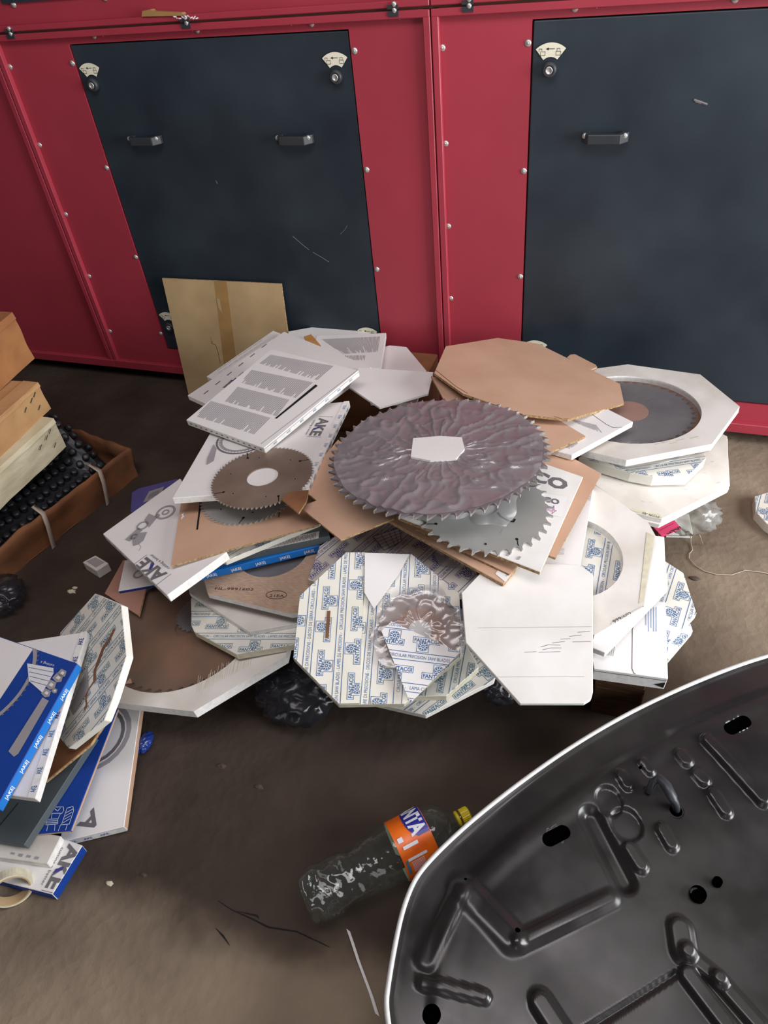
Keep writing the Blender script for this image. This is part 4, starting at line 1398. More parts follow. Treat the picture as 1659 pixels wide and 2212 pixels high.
pr.poly(m_white, L2(pr, [(1070, 1240), (1084, 1220), (1112, 1228), (1092, 1258)]))
pr.lift += .0003
pr.text(m_ink, '1882051', pr.px(1094, 1246), pr.px(1110, 1232), h=.004)
pr.build(r, 'sticker')
card('B40b', 'brown_sheet', 'narrow brown sheet sandwiched right below the big-lettered card', 'sheet', m_kraft, m_kraftE, parts=False)
card('B38b', 'brown_sheet', 'brown corrugated sheet sticking out right behind the big-lettered card', 'sheet', m_kraft, m_kraftE, parts=False)
r, pr = card('B38', 'lettered_card', 'white corrugated card lettered LEUCO with a sticker, under the silver blade', 'card', m_rib, m_kraftE)
ch = pr.px(1222, 1059)
A, B = pr.px(1062, 1008), pr.px(1221, 1060)
pr.text(m_inkg, 'LEUCO', A, B, h=.036, bold=.05)
st = L2(pr, [(1158, 1064), (1225, 1074), (1212, 1118), (1170, 1108)])
pr.poly(m_white, st)
sp2 = Print(pr.o, pr.e1, pr.n, pr.P, lift=.0012)
sp2.text(m_inkg, 'CO', sp2.px(1172, 1083), sp2.px(1207, 1091), h=.017, bold=.05)
sp2.text(m_inkn, 'QUA', sp2.px(1172, 1096), sp2.px(1196, 1102), h=.009)
sp2.stroke(M_('magenta_ink', (170, 80, 150), .6), [sp2.px(*q_) for q_ in ((1180, 1101), (1194, 1104), (1196, 1093), (1198, 1104), (1202, 1104), (1197, 1107), (1192, 1111), (1194, 1106), (1180, 1103))], .0010)
sp2.block(m_inkl, [sp2.px(*q_) for q_ in ((1060, 1190), (1130, 1214), (1136, 1206), (1066, 1182))], 3, .2)
pr.build(r)
sp2.build(r, 'sticker_print')
bl9, c9, n9, *_ = saw_blade('B39', 'saw_blade', 'shiny silver blade with hooked teeth lying on the LEUCO card', m_steel, hole=.034, teeth=36, depth=.015, holes=((.12, 4.2, .003), (.12, .2, .003)), slots=4, lean=.22)

p9 = Print(c9, n9.orthogonal(), n9, lift=.0004)
p9.stroke(m_dark, [p9.px(*q_) for q_ in ((1076, 1108), (1082, 1116), (1100, 1126), (1109, 1127), (1112, 1122))], .0045)
p9.build(bl9, 'hooked_slot')

# ---------- back of the pile
card('B4', 'white_sheet', 'white clipped-corner sheet at the back near the red panel seam', 'sheet', m_white, m_edge, parts=False)
card('B2', 'white_sheet', 'white pointed sheet at the very back against the left black door', 'sheet', m_white, m_edge, parts=False)
r, pr = card('B3', 'ake_box', 'AKE box with two text columns at the back by the red panel', 'box', m_white, m_edge)
pr.block(m_inkl, L2(pr, [(695, 733), (822, 727), (816, 760), (740, 765)]), 44, .5, .4)
pr.block(m_inkl, L2(pr, [(745, 768), (790, 768), (788, 778), (750, 778)]), 14, .5, .4)
pr.build(r)
card('B5', 'brown_scrap', 'small orange-brown card scrap on the back AKE box', 'card', M_('orange_card', (196, 140, 78), .7, var=.2, scale=40), None, parts=False)
r, pr = card('B6', 'ake_box', 'lowest of the three stacked AKE boxes at the back left', 'box', m_white, m_edge)
R = random.Random(4)
for k in range(9):
    o_ = (470 + k * 11, 800 - k * 7.5)
    pr.stroke(m_inkl, L2(pr, [o_, (o_[0] + 9, o_[1] - 6.2)]), .0022)
    pr.stroke(m_inkl, L2(pr, [(o_[0] + 2, o_[1] + 6), (o_[0] + 10, o_[1] + .5)]), .0012)
pr.build(r)
r, pr = card('B7', 'ake_box', 'middle AKE box of the back left stack with a dashed text border', 'box', m_white, m_edge)
for k in range(7):
    a_, b_ = (441 + k * 25, 851 - k * 20), (450 + k * 25, 844 - k * 20)
    pr.stroke(m_inkg, L2(pr, [a_, b_]), .0042)
pr.stroke(m_inkn, L2(pr, [(504, 824), (510, 818)]), .009)
pr.stroke(m_inkg, L2(pr, [(494, 829), (501, 822)]), .009)
pr.stroke(m_inkl, L2(pr, [(518, 812), (526, 805)]), .009)
pr.stroke(m_inkg, L2(pr, [(484, 837), (491, 831)]), .008)
pr.build(r)
r, pr = card('B10', 'ake_box', 'white AKE box printed with a blade picture, carrying the brown small blade', 'box', m_white, m_edge)
ake_logo(pr, pr.px(691, 903), pr.px(668, 941), .030, 'cutting a better')
cq = pr.px(525, 948)
pr.ring(m_inkl, cq, .054, .060, 40)
pr.ring(m_inkg, cq, .066, .071, 40, math.pi * .95, math.pi * 1.95)
for k in range(44):
    q_ = 2 * math.pi * k / 44
    pr.rect(m_inkl, (cq[0] + .062 * math.cos(q_), cq[1] + .062 * math.sin(q_)), .005, .0022, q_ + .5)
pr.poly(m_inkl, L2(pr, [(462, 960), (448, 990), (446, 1005), (462, 996), (468, 970)]))
pr.build(r)
f = edge_print(pr, (663, 1055), (755, 867))
repeat_word(f, m_inkb, 'AKE', .0085, .034, .018, .014)
f.build(r, 'spine_print')
dx = L2(pr, [(663, 1055), (755, 867), (744, 866), (651, 1056)])
pr2 = Print(pr.o, pr.e1, pr.n, pr.P, lift=.0012)
pr2.poly(m_edge, dx)
pr2.lift += .0003
for k in range(9):
    f0, f1 = (k + .3) / 9.2, (k + .72) / 9.2
    A = pr2.px(663 + (755 - 663) * f0 - 1, 1055 + (867 - 1055) * f0)
    B = pr2.px(663 + (755 - 663) * f1 - 1, 1055 + (867 - 1055) * f1)
    pr2.text(m_inkb, 'AKE', A, B, h=.009)
pr2.build(r, 'spine_strip')
saw_blade('B11', 'saw_blade', 'brown-tarnished small saw blade with a wide bore on the AKE box', m_steelD, hole=.038, teeth=72, depth=.006, holes=H6, slots=4)
card('B9', 'white_card', 'white clipped card right of the stacked AKE boxes above the wrapped blade', 'card', m_white, m_edge, parts=False)
r, pr = card('B8', 'ake_box', 'topmost AKE box at the back left with four text blocks and a black slot', 'box', m_white, m_edge)
c6 = lambda pts: L2(pr, [(340 + x / 2.676, 660 + y / 2.676) for x, y in pts])
for i, q_ in enumerate(([(655, 285), (1020, 350), (925, 432), (590, 335)], [(545, 372), (900, 445), (800, 535), (480, 445)], [(465, 470), (765, 545), (690, 640), (390, 555)], [(310, 552), (655, 650), (560, 745), (220, 640)])):
    pr.block(m_inkl, c6(q_), 40, .52, .35, seed=i)
pr.poly(m_dark, c6([(680, 652), (690, 655), (927, 465), (915, 457)]))
pr.stroke(m_inkl, c6([(600, 800), (1160, 372)]), .0016)
pr.build(r)
f = edge_print(pr, (570, 968), (775, 800))
repeat_word(f, m_inkb, 'AKE', .006, .05, .018, .03)
f.rect(m_inkl, (f.L / 2, -.0035), f.L, .0012)
f.build(r, 'spine_print')
f = edge_print(pr, (402, 907), (570, 968))
for k in range(14):
    f.rect(m_inkg, (f.L * (k + .8) / 14.5, -.009), .007, .0035)
f.build(r, 'spine_print')
r, pr = card('B31', 'ake_box', 'white flapped text box under the brown octagon sheet at right', 'box', m_white, m_edge)
pr.stroke(m_inkg, L2(pr, [(1279, 895), (1310, 917), (1325, 924), (1344, 923)]), .0014)
pr.block(m_inkl, L2(pr, [(1232, 905), (1288, 918), (1302, 936), (1246, 915)]), 14, .45)
pr.block(m_inkl, L2(pr, [(1215, 960), (1240, 950), (1250, 958), (1228, 972)]), 10, .45)
pr.build(r)
card('B30', 'brown_sheet', 'brown sheet between the brown octagon sheet and the wrapped blade', 'sheet', m_kraft, m_kraftE, parts=False)
t, P, n = card_frame('B29')
r, pr = card('B29', 'brown_octagon_sheet', 'large brown octagon card sheet with a tab, before the red panel at right', 'sheet', m_kraft, m_kraftE, bev=0)
tb = [onplane(*p_, P[0] - n * .001, n) for p_ in ((1225, 772), (1232, 766), (1242, 765), (1287, 788), (1290, 793), (1279, 797), (1262, 795))][::-1]
V = tb + [p_ - n * .004 for p_ in tb]
k7 = len(tb)
obj('tab', V, [tuple(range(k7)), tuple(reversed(range(k7, 2 * k7)))] + [(i, i + k7, (i + 1) % k7 + k7, (i + 1) % k7) for i in range(k7)], m_kraft, r)
pr.stroke(m_kraftD, L2(pr, [(1197, 900), (1215, 905), (1228, 905)]), .002)
pr.stroke(m_kraftD, L2(pr, [(942, 800), (985, 835), (1010, 850)]), .002)
pr.build(r, 'fold_line')
card('B26', 'brown_card', 'brown pointed card between the small blades and the wrapped blade', 'card', m_kraft, m_kraftE, parts=False)
card('B27', 'brown_scrap', 'small brown card corner beside the brown-tarnished blade', 'card', m_kraftD, m_kraftE, parts=False)
bl, c, n, rr, th = saw_blade('B28', 'saw_blade', 'largest saw blade, tightly wrapped in wrinkled clear film on top of the pile', m_steelG, hole=.04, teeth=54, depth=.015, rot=.05)
wrinkled_disc('wrap', c, n, .236, m_wrap, bl, amp=.0058, seed=3, nr=60, na=300, inner=.0, ragged=.03, lift=.002, radial=22)
q_ = [onplane(*p_, c + n * .0005, n) for p_ in ((893, 952), (950, 947), (998, 950), (1004, 975), (985, 997), (930, 1000), (888, 992))][::-1]
obj('bore_paper', [p_ + n * .0068 for p_ in q_] + [p_ + n * .0018 for p_ in q_], [tuple(range(7)), tuple(reversed(range(7, 14)))] + [(i, i + 7, (i + 1) % 7 + 7, (i + 1) % 7) for i in range(7)], m_white, bl)
sheet3('wrap_tail', [atz(905, 1082, .425), atz(1135, 1050, .425), atz(1078, 1174, .384), atz(985, 1150, .384)], m_film, bl, 34, 24, .016, 6, 12)

# ---------- far right fragment, upper left floor pile
r, pr = fant('R1', 'FANTACGI box lying alone on the floor at the right picture edge', (1655, 1110), (1665, 1070), side=m_cream)
pr.build(r)
card('A4', 'brown_board', 'brown board under the torn FANTACGI box in the left floor pile', 'board', m_kraftD, m_kraftE, parts=False)
r, pr = fant('A3', 'torn FANTACGI octagon box propped steeply in the left floor pile', (192, 1430), (240, 1370), mat=m_inkt, side=m_cream)
tp = Print(pr.o, pr.e1, pr.n, pr.P, lift=.0012)
tear = [(250, 1360), (238, 1385), (226, 1402), (216, 1430), (208, 1448), (208, 1470), (192, 1490), (188, 1510), (190, 1525), (180, 1540), (186, 1522), (184, 1500), (202, 1472), (203, 1450), (212, 1424), (222, 1398), (234, 1382), (246, 1358)]
for i in range(8):
    tp.poly(m_kraftD, [tp.px(*q_) for q_ in (tear[i], tear[i + 1], tear[16 - i], tear[17 - i])])
tp.poly(m_inkl, [tp.px(*q_) for q_ in ((190, 1440), (192, 1490), (160, 1545), (152, 1530))])
pr.build(r)
tp.build(r, 'tear')
r, pr = card('A2', 'ake_box', 'white AKE box with lettered spine lying on the torn FANTACGI box', 'box', m_white, m_edge)
dx = [(188, 1364), (76, 1725), (60, 1723), (175, 1366)]
pr.poly(m_edge, L2(pr, dx))
pr.lift += .0003
for k in range(9):
    f0, f1 = (k + .30) / 9, (k + .68) / 9
    A = pr.px(70 + (184 - 70) * f0 + 2, 1724 + (1366 - 1724) * f0)
    B = pr.px(70 + (184 - 70) * f1 + 2, 1724 + (1366 - 1724) * f1)
    pr.text(m_inkb if k < 4 else m_inkn, 'AKE', A, B, h=.011, bold=.02)
pr.build(r, 'spine_print')
r, pr = card('A1', 'ake_box', 'blue and white AKE box with a pale drill picture, top of the left floor pile', 'box', m_blue, m_blueL)
pr.poly(m_white, L2(pr, [(72, 1402), (-120, 1335), (-330, 1620), (-60, 1600), (0, 1511)]))
cq = pr.px(-45, 1470)
pr.ring(m_inkl, cq, .120, .129, 60)
for k in range(70):
    q_ = 2 * math.pi * k / 70
    pr.rect(m_inkg, (cq[0] + .131 * math.cos(q_), cq[1] + .131 * math.sin(q_)), .006, .0034, q_ + .5)
A1p = Print(pr.o, pr.e1, pr.n, pr.P, lift=.0012)
g5 = lambda pts: [A1p.px(x / 3.95, 1240 + y / 3.95) for x, y in pts]
A1p.poly(m_inkl, g5([(75, 1515), (365, 1055), (420, 1085), (160, 1535), (122, 1562)]))
A1p.poly(m_inkw, g5([(235, 765), (460, 805), (460, 850), (365, 1015), (250, 915)]))
for k in range(4):
    A1p.stroke(m_inkg, g5([(250 + k * 4, 800 + k * 38), (455 - k * 18, 840 + k * 38)]), .0012)
for x, y, s in ((400, 1020, 48), (440, 950, 55), (500, 890, 52), (535, 850, 45), (470, 1000, 30)):
    A1p.poly(m_inkl, g5([(x - s, y), (x - s * .2, y - s * .9), (x + s * .8, y - s * .4), (x + s * .5, y + s * .6), (x - s * .3, y + s * .7)]))
    A1p.poly(m_inkw, g5([(x - s * .4, y), (x, y - s * .4), (x + s * .4, y - s * .1), (x + s * .1, y + s * .3)]))
A1p.text(m_inkw, 'cutting a', g5([(470, 778)])[0], g5([(355, 745)])[0], h=.006)
pr.build(r)
A1p.build(r, 'picture')
f = edge_print(pr, (167, 1433), (-8, 1745))
repeat_word(f, m_inkw, '|AKE|', .0085, .05, .02, .02, bold=.02)
f.build(r, 'spine_print')

# ------------------------------------------------------------------ cardboard sheet leaning on the door
tl, tr = aty(352, 600, 2.040), aty(609, 612, 2.040)
bl_, br_ = Vector((tl.x + .0, 1.985, .0)), Vector((tr.x, 1.985, .0))
nn = (br_ - bl_).cross(tl - bl_).normalized()
if nn.y > 0:
    nn = -nn
r = thing('cardboard_sheet', 'tan cardboard sheet with brown tape leaning against the left black door', 'cardboard', (bl_ + br_) / 2)
V = [bl_, br_, tr, tl] + [p_ - nn * .006 for p_ in (bl_, br_, tr, tl)]
V = [v + nn * .006 for v in V]
obj('sheet', V, [(0, 1, 2, 3), (7, 6, 5, 4)] + [(i, i + 4, (i + 1) % 4 + 4, (i + 1) % 4) for i in range(4)], [m_kraft2, m_kraftE], r, fm=[0, 0, 1, 1, 1, 1])
pr = Print(V[0], V[1] - V[0], nn, V[:4])
pr.poly(m_tape, L2(pr, [(462, 604), (489, 606), (512, 790), (484, 790)]))
pr2 = Print(V[0], V[1] - V[0], nn, V[:4], lift=.0012)
pr2.poly(m_kraft2, [pr2.px(*q_) for q_ in ((468, 644), (475, 646), (481, 678), (472, 665))])
pr.stroke(m_kraftD, L2(pr, [(455, 730), (459, 742), (466, 745), (471, 760), (476, 784)]), .0022)
pr.poly(m_kraftE, L2(pr, [(455, 728), (460, 740), (457, 744)]))
pr.build(r, 'tape')
pr2.build(r, 'torn_patch')

# ------------------------------------------------------------------ left: strapped open carton with chain, cartons stacked on it
def long_box(label, front, u, w, h, ln, mat, mats, zb, staples=True, seed=1):
    """box whose right-hand long side starts at the point front and runs toward the viewer along -u"""
    u = Vector((u[0], u[1], 0)).normalized()
    v = Vector((-u.y, u.x, 0))
    if v.x > 0:
        v = -v
    A = Vector((front[0], front[1], zb))
    r = thing('carton', label, 'box', A - u * ln / 2 + v * w / 2)
    V = []
    for z in (0, h):
        for p_ in (A, A - u * ln, A - u * ln + v * w, A + v * w):
            V.append(p_ + Vector((0, 0, z)))
    V = [p_ + Vector((noise.noise(p_ * 9) * .006, noise.noise(p_ * 9 + Vector((5, 0, 0))) * .006, 0)) for p_ in V]
    o = obj('box_body', V, [(3, 2, 1, 0), (4, 5, 6, 7), (0, 1, 5, 4), (1, 2, 6, 5), (2, 3, 7, 6), (3, 0, 4, 7)], mat, r)
    bm = bmesh.new()
    bm.from_mesh(o.data)
    bmesh.ops.subdivide_edges(bm, edges=bm.edges[:], cuts=14, use_grid_fill=True)
    for q in bm.verts:
        q.co += Vector((noise.noise(q.co * 14 + Vector((seed, 0, 0))), noise.noise(q.co * 14 + Vector((0, seed, 0))), noise.noise(q.co * 14 + Vector((0, 0, seed))) * .6)) * .004
    bm.to_mesh(o.data)
    bm.free()
    n = -v
    pr = Print(A + n * .003, -u, n, [A, A - u * ln, A - u * ln + Vector((0, 0, h)), A + Vector((0, 0, h))], lift=.002)
    if staples:
        for s, z in ((.035, h * .35), (.05, h * .72), (.085, h * .62), (.03, h * .8)):
            o_ = A + n * .0045 - u * s + Vector((0, 0, z))
            q = MB().tube([o_ - u * .012 - Vector((0, 0, .004)), o_ + u * .002 + Vector((0, 0, .005))], .0012, 5).obj('staple', m_ink, r)
    # upper flap overhanging the side
    fo = MB()
    fv = []
    for k in range(13):
        p_ = A - u * (ln * k / 12)
        dz = noise.noise(Vector((k * .7, seed, 0))) * .006
        fv += [p_ + n * .001 + Vector((0, 0, h + .002)), p_ + n * .004 + Vector((0, 0, h * .88 + dz)), p_ + v * .05 + Vector((0, 0, h + .004))]
    F = []
    for k in range(12):
        a = 3 * k
        F += [(a, a + 1, a + 4, a + 3), (a, a + 3, a + 5, a + 2)]
    obj('flap', fv, F, mats, r)
    return r


m_pale = M_('pale_box_card', (214, 205, 176), 0.75, scale=11, rgb2=(190, 178, 146), bump=0.3, bscale=70, stretch=(1, 1, 4))
m_tan = M_('tan_box_card', (190, 150, 104), 0.75, scale=9, rgb2=(170, 128, 86), bump=0.2, bscale=70)
m_brn = M_('brown_box_card', (172, 118, 72), 0.7, scale=9, rgb2=(146, 96, 60), bump=0.25, bscale=50)
long_box('pale ragged carton at left, lowest of the three stacked on the chain', (-1.624, 1.365), (.0, 1), .34, .104, .75, m_pale, m_pale, .200, True, 3)
long_box('tan stapled carton at left, middle of the three stacked', (-1.665, 1.405), (-.06, 1), .32, .094, .75, m_tan, m_tan, .307, True, 5)
long_box('brown carton at the left picture edge, topmost of three', (-1.775, 1.523), (-.12, 1), .30, .155, .7, m_brn, m_brn, .404, False, 8)

A5, B5 = Vector((-1.520, 1.494, 0)), Vector((-1.629, 1.008, 0))
u5 = (A5 - B5).normalized()
v5 = Vector((-u5.y, u5.x, 0))
if v5.x > 0:
    v5 = -v5
B5 = B5 - u5 * .10
r = thing('open_carton', 'dark brown open carton with white straps holding the chain at left', 'box', (A5 + B5) / 2 + v5 * .24)
W5 = .48
m_brn2 = M_('worn_brown_card', (150, 98, 62), 0.75, scale=8, rgb2=(104, 70, 50), bump=0.35, bscale=40)


def wavy_wall(p, q, h, nm, seed, mat=m_brn2, th=.006):
    d = (q - p).normalized()
    nrm = Vector((d.y, -d.x, 0))
    V, F = [], []
    nu, nv = 26, 6
    for side in (0, 1):
        for i in range(nv + 1):
            for k in range(nu + 1):
                u_, w_ = k / nu, i / nv
                b_ = p.lerp(q, u_)
                hh = h + .014 * noise.noise(Vector((u_ * 9, seed, 0)))
                off = .012 * noise.noise(Vector((u_ * 5, w_ * 2, seed))) + .012 * w_ * w_
                V.append(b_ + Vector((0, 0, hh * w_)) + nrm * (off - th * side))
    m = (nu + 1) * (nv + 1)
    for i in range(nv):
        for k in range(nu):
            a = i * (nu + 1) + k
            F += [(a, a + 1, a + nu + 2, a + nu + 1), (m + a + 1, m + a, m + a + nu + 1, m + a + nu + 2)]
    for k in range(nu):
        a = nv * (nu + 1) + k
        F.append((a, a + 1, m + a + 1, m + a))
    for i in range(nv):
        for c_ in (0, nu):
            a = i * (nu + 1) + c_
            F.append((a, a + nu + 1, m + a + nu + 1, m + a))
    return obj(nm, V, F, mat, r, True)


wavy_wall(B5, A5, .118, 'side_wall', 1)
wavy_wall(A5, A5 + v5 * W5, .105, 'end_wall', 2)
wavy_wall(A5 + v5 * W5, B5 + v5 * W5, .11, 'side_wall', 3)
wavy_wall(B5 + v5 * W5, B5, .10, 'end_wall', 4)
obj('carton_floor', [A5 + Vector((0, 0, .004)), B5 + Vector((0, 0, .004)), B5 + v5 * W5 + Vector((0, 0, .004)), A5 + v5 * W5 + Vector((0, 0, .004))], [(0, 1, 2, 3)], m_brn2, r)
for s in (.155, .375):
    pts = []
    o_ = A5 - u5 * s
    n5 = -v5
    path = [(o_ + n5 * .022 + Vector((0, 0, .002)), .5), (o_ + n5 * .030 + u5 * .004 + Vector((0, 0, .045)), .5), (o_ + n5 * .032 + u5 * .012 + Vector((0, 0, .09)), .5), (o_ + n5 * .020 + u5 * .022 + Vector((0, 0, .124)), .5), (o_ - n5 * .03 + u5 * .028 + Vector((0, 0, .130)), .5)]
    V, F = [], []
    for k, (p_, _) in enumerate(path):
        V += [p_ - u5 * .007, p_ + u5 * .007]
    V += [p_ - n5 * .0012 for p_ in V]
    m = len(path) * 2
    for k in range(len(path) - 1):
        F += [(2 * k, 2 * k + 1, 2 * k + 3, 2 * k + 2), (m + 2 * k + 1, m + 2 * k, m + 2 * k + 2, m + 2 * k + 3), (2 * k, 2 * k + 2, m + 2 * k + 2, m + 2 * k), (2 * k + 1, m + 2 * k + 1, m + 2 * k + 3, 2 * k + 3)]
    obj('strap', V, F, m_strap, r, True)

# chain: mound of knobbly black links in the open carton
m_rub = M_('oily_black_steel', (52, 54, 58), 0.38, 0.3, var=0.35, scale=60, spec=0.5)
ch = thing('chain', 'heavy black knobbly roller chain heaped in the strapped open carton', 'chain', (A5 + B5) / 2 + v5 * .24 + Vector((0, 0, .006)))
R = random.Random(2)
kn = MB().lathe((0, 0, 0), (0, 0, 1), [(-.008, .0118), (.004, .0118), (.0075, .0100), (.008, .004)], 10).obj('roller', m_rub, None, True)
kn.location = (0, 0, 0)
V, F = [], []
ns, nw = 24, 14


def mound(s, w):
    """s along the carton 0..1 from the far end, w across from the strapped wall"""
    x = w * .36 + .035
    q = max(0, min(1, (.25 - s) / .16))
    z = .085 + .088 * math.sin(min(1, w * 1.25) * math.pi * .55) + .075 * q * q * (3 - 2 * q) * min(1, w * 2.2) - .05 * max(0, .08 - s) / .08
    return A5 - u5 * (.05 + s * .46) + v5 * x + Vector((0, 0, z))


for i in range(ns + 1):
    for k in range(nw + 1):
        V.append(mound(i / ns, k / nw) - Vector((0, 0, .010)))
m0 = len(V)
for i in range(ns + 1):
    for k in range(nw + 1):
        p_ = mound(i / ns, k / nw)
        V.append(Vector((p_.x, p_.y, .006)))
for i in range(ns):
    for k in range(nw):
        a = i * (nw + 1) + k
        F += [(a, a + nw + 1, a + nw + 2, a + 1), (m0 + a, m0 + a + 1, m0 + a + nw + 2, m0 + a + nw + 1)]
for i in range(ns):
    for k in (0, nw):
        a = i * (nw + 1) + k
        F.append((a, a + nw + 1, m0 + a + nw + 1, m0 + a))
for k in range(nw):
    for i in (0, ns):
        a = i * (nw + 1) + k
        F.append((a, a + 1, m0 + a + 1, m0 + a))
obj('link_plates', V, F, m_rub, ch)
for i in range(16):
    for k in range(11):
        s, w = (i + .5 + (.5 if k % 2 else 0)) / 16.6, (k + .3) / 11
        p_ = mound(s, w)
        e = .01
        nrm = (mound(s + e, w) - p_).cross(mound(s, w + e) - p_).normalized()
        if nrm.z < 0:
            nrm = -nrm
        c_ = copy_part(kn, p_ - nrm * .004 + Vector((R.uniform(-.002, .002), R.uniform(-.002, .002), R.uniform(-.003, .003))), ch, nrm.to_track_quat('Z', 'Y').to_euler())
bpy.data.objects.remove(kn)

# small things on the floor at left
r = thing('small_box', 'little white carton lying alone on the dark floor at left', 'box', atz(206, 1228, 0))
a_, b_, c_, d_ = atz(178, 1214, .032), atz(208, 1233, .032), atz(234, 1216, .032), atz(206, 1199, .032)
V = [a_, b_, c_, d_] + [Vector((p_.x, p_.y, .0)) for p_ in (a_, b_, c_, d_)]
o = obj('box_body', V, [(0, 1, 2, 3), (7, 6, 5, 4)] + [(i, i + 4, (i + 1) % 4 + 4, (i + 1) % 4) for i in range(4)], m_white2, r)
bevel_obj(o, .002)
pr = Print(a_ + Vector((0, 0, .0002)), b_ - a_, (0, 0, 1))
pr.poly(m_inkl, L2(pr, [(186, 1213), (207, 1226), (226, 1215), (206, 1204)]))
pr.build(r, 'label')
R = random.Random(9)
m_crumb = M_('grey_brown_grit', (84, 72, 62), .9, var=.3, scale=90)
for (x, y, s) in ((155, 1278, .010), (162, 1270, .006), (480, 1655, .008), (237, 1908, .006), (310, 1890, .005), (560, 1700, .007), (1500, 1250, .010)):
    p_ = atz(x, y, 0)
    bm = bmesh.new()
    bmesh.ops.create_icosphere(bm, subdivisions=2, radius=1)
    V = [Vector((v.co.x * s * 1.4, v.co.y * s * .8, max(v.co.z * s * .6, -.001))) * (1 + .4 * noise.noise(v.co * 2 + Vector((x, 0, 0)))) + p_ for v in bm.verts]
    F = [tuple(v.index for v in f.verts) for f in bm.faces]
    bm.free()
    lab = {155: 'larger pale chip on the dark floor near the little white carton', 162: 'smaller pale chip beside the larger one near the little white carton', 480: 'tiny crumb on the shaded floor below the rusty-blade box', 237: 'tiny pale crumb on the floor right of the AKE letters', 310: 'tiny dark crumb on the floor left of the bottle', 560: 'tiny crumb on the shaded floor behind the bottle', 1500: 'brown crumb on the bright floor right of the FANTACGI boxes'}[x]
    tag(obj('crumb', V, F, m_creamE if x in (155, 162, 237) else m_crumb, None), lab, 'crumb', 'crumbs on the concrete floor')
bag('plastic_bag', 'black crumpled plastic bag at the left edge below the strapped carton', atz(-2, 1285, .04), (.085, .08, .05), m_bagD, 4, minz=.0)
bag('plastic_bag', 'crumpled clear bag under the pile, left of the slotted front box', atz(640, 1490, .06), (.11, .10, .07), m_bagD, 12, minz=.0)
bag('plastic_bag', 'small clear bag scrap in the shade left under the bright white sheet', atz(1078, 1490, .10), (.045, .04, .035), m_bagD, 22)
bag('plastic_bag', 'blue bag scrap at the right edge of the worn AKE box on the floor', atz(312, 1604, .015), (.020, .032, .016), M_('blue_plastic', (34, 60, 140), .25, var=.3, scale=50, spec=.6), 5, minz=.0)
bg = bag('plastic_bag', 'clear bag with bright folds under the white octagon boxes at right', atz(1490, 1112, .13), (.085, .060, .065), m_bag, 33)
q_ = [atz(1411, 1138, .155), atz(1457, 1124, .165), atz(1472, 1142, .155), atz(1431, 1160, .145)]
r = thing('pink_label', 'bright pink label lettered LENKER under the white octagon boxes', 'label', q_[3])
nn = (q_[1] - q_[0]).cross(q_[3] - q_[0]).normalized()
if nn.z < 0:
    nn = -nn
V = q_ + [p_ - nn * .0015 for p_ in q_]
obj('sheet', V, [(0, 1, 2, 3), (7, 6, 5, 4)] + [(i, i + 4, (i + 1) % 4 + 4, (i + 1) % 4) for i in range(4)], m_pinkl, r)
pr = Print(q_[0], q_[1] - q_[0], nn, q_)
pr.text(m_ink, 'LENKER', pr.px(1490, 1124), pr.px(1440, 1153), h=.010, bold=.02)
pr.stroke(m_ink, L2(pr, [(1425, 1146), (1455, 1131)]), .0006)
pr.build(r)
# thread
pts = [(1492, 1158, .02), (1492, 1172, .004), (1496, 1188, .003), (1489, 1196, .003), (1488, 1206, .003), (1502, 1222, .003), (1522, 1234, .003), (1548, 1241, .003), (1580, 1242, .003), (1610, 1232, .003), (1645, 1236, .003), (1690, 1246, .003)]
tag(MB().tube([atz(*p_) for p_ in pts], .0013, 6).obj('thread', m_strap, None, True), 'long pale thread curling over the floor at right', 'thread')
tag(MB().tube([atz(1505, 1143, .10), atz(1513, 1160, .05), atz(1518, 1176, .004)], .0011, 6).obj('thread', m_strap, None, True), 'short pale thread hanging below the clear bag at right', 'thread')
# tape roll standing on its rim
c = atz(24, 1917, .036)
ax = (CAM_P - c).normalized()
ax = Vector((ax.x + .25, ax.y - .55, ax.z * .35)).normalized()
ro = thing('tape_roll', 'small cream roll of tape standing beside the blue-edged AKE box', 'tape', Vector((c.x, c.y, 0)))
n_ = 40
q = MB()
prof = [(-.010, .0345), (-.010, .0385), (.010, .0385), (.010, .0345), (-.010, .0345)]
MB().lathe(c, ax, prof, n_, caps=False).obj('tape_winding', m_creamE, ro, False)
MB().lathe(c, ax, [(-.0102, .0318), (-.0102, .0345), (.0102, .0345), (.0102, .0318), (-.0102, .0318)], n_, caps=False).obj('core', m_kraft2, ro, False)

# thin white strip on the floor
pts = [(752, 2009), (760, 2032), (774, 2075), (787, 2110), (802, 2150), (815, 2192)]
V, F = [], []
for i, p_ in enumerate(pts):
    c_ = atz(*p_, .004 + .003 * math.sin(i))
    s_ = Vector((.0042, -.0012, 0))
    V += [c_ - s_, c_ + s_, c_ - s_ - Vector((0, 0, .003)), c_ + s_ - Vector((0, 0, .003))]
for i in range(len(pts) - 1):
    a = 4 * i
    F += [(a, a + 1, a + 5, a + 4), (a + 2, a + 6, a + 7, a + 3), (a, a + 4, a + 6, a + 2), (a + 1, a + 3, a + 7, a + 5)]
F += [(0, 2, 3, 1), (len(V) - 4, len(V) - 3, len(V) - 1, len(V) - 2)]
tag(obj('plastic_strip', V, F, m_white), 'thin white plastic strip on the floor left of the black car hood', 'strip')
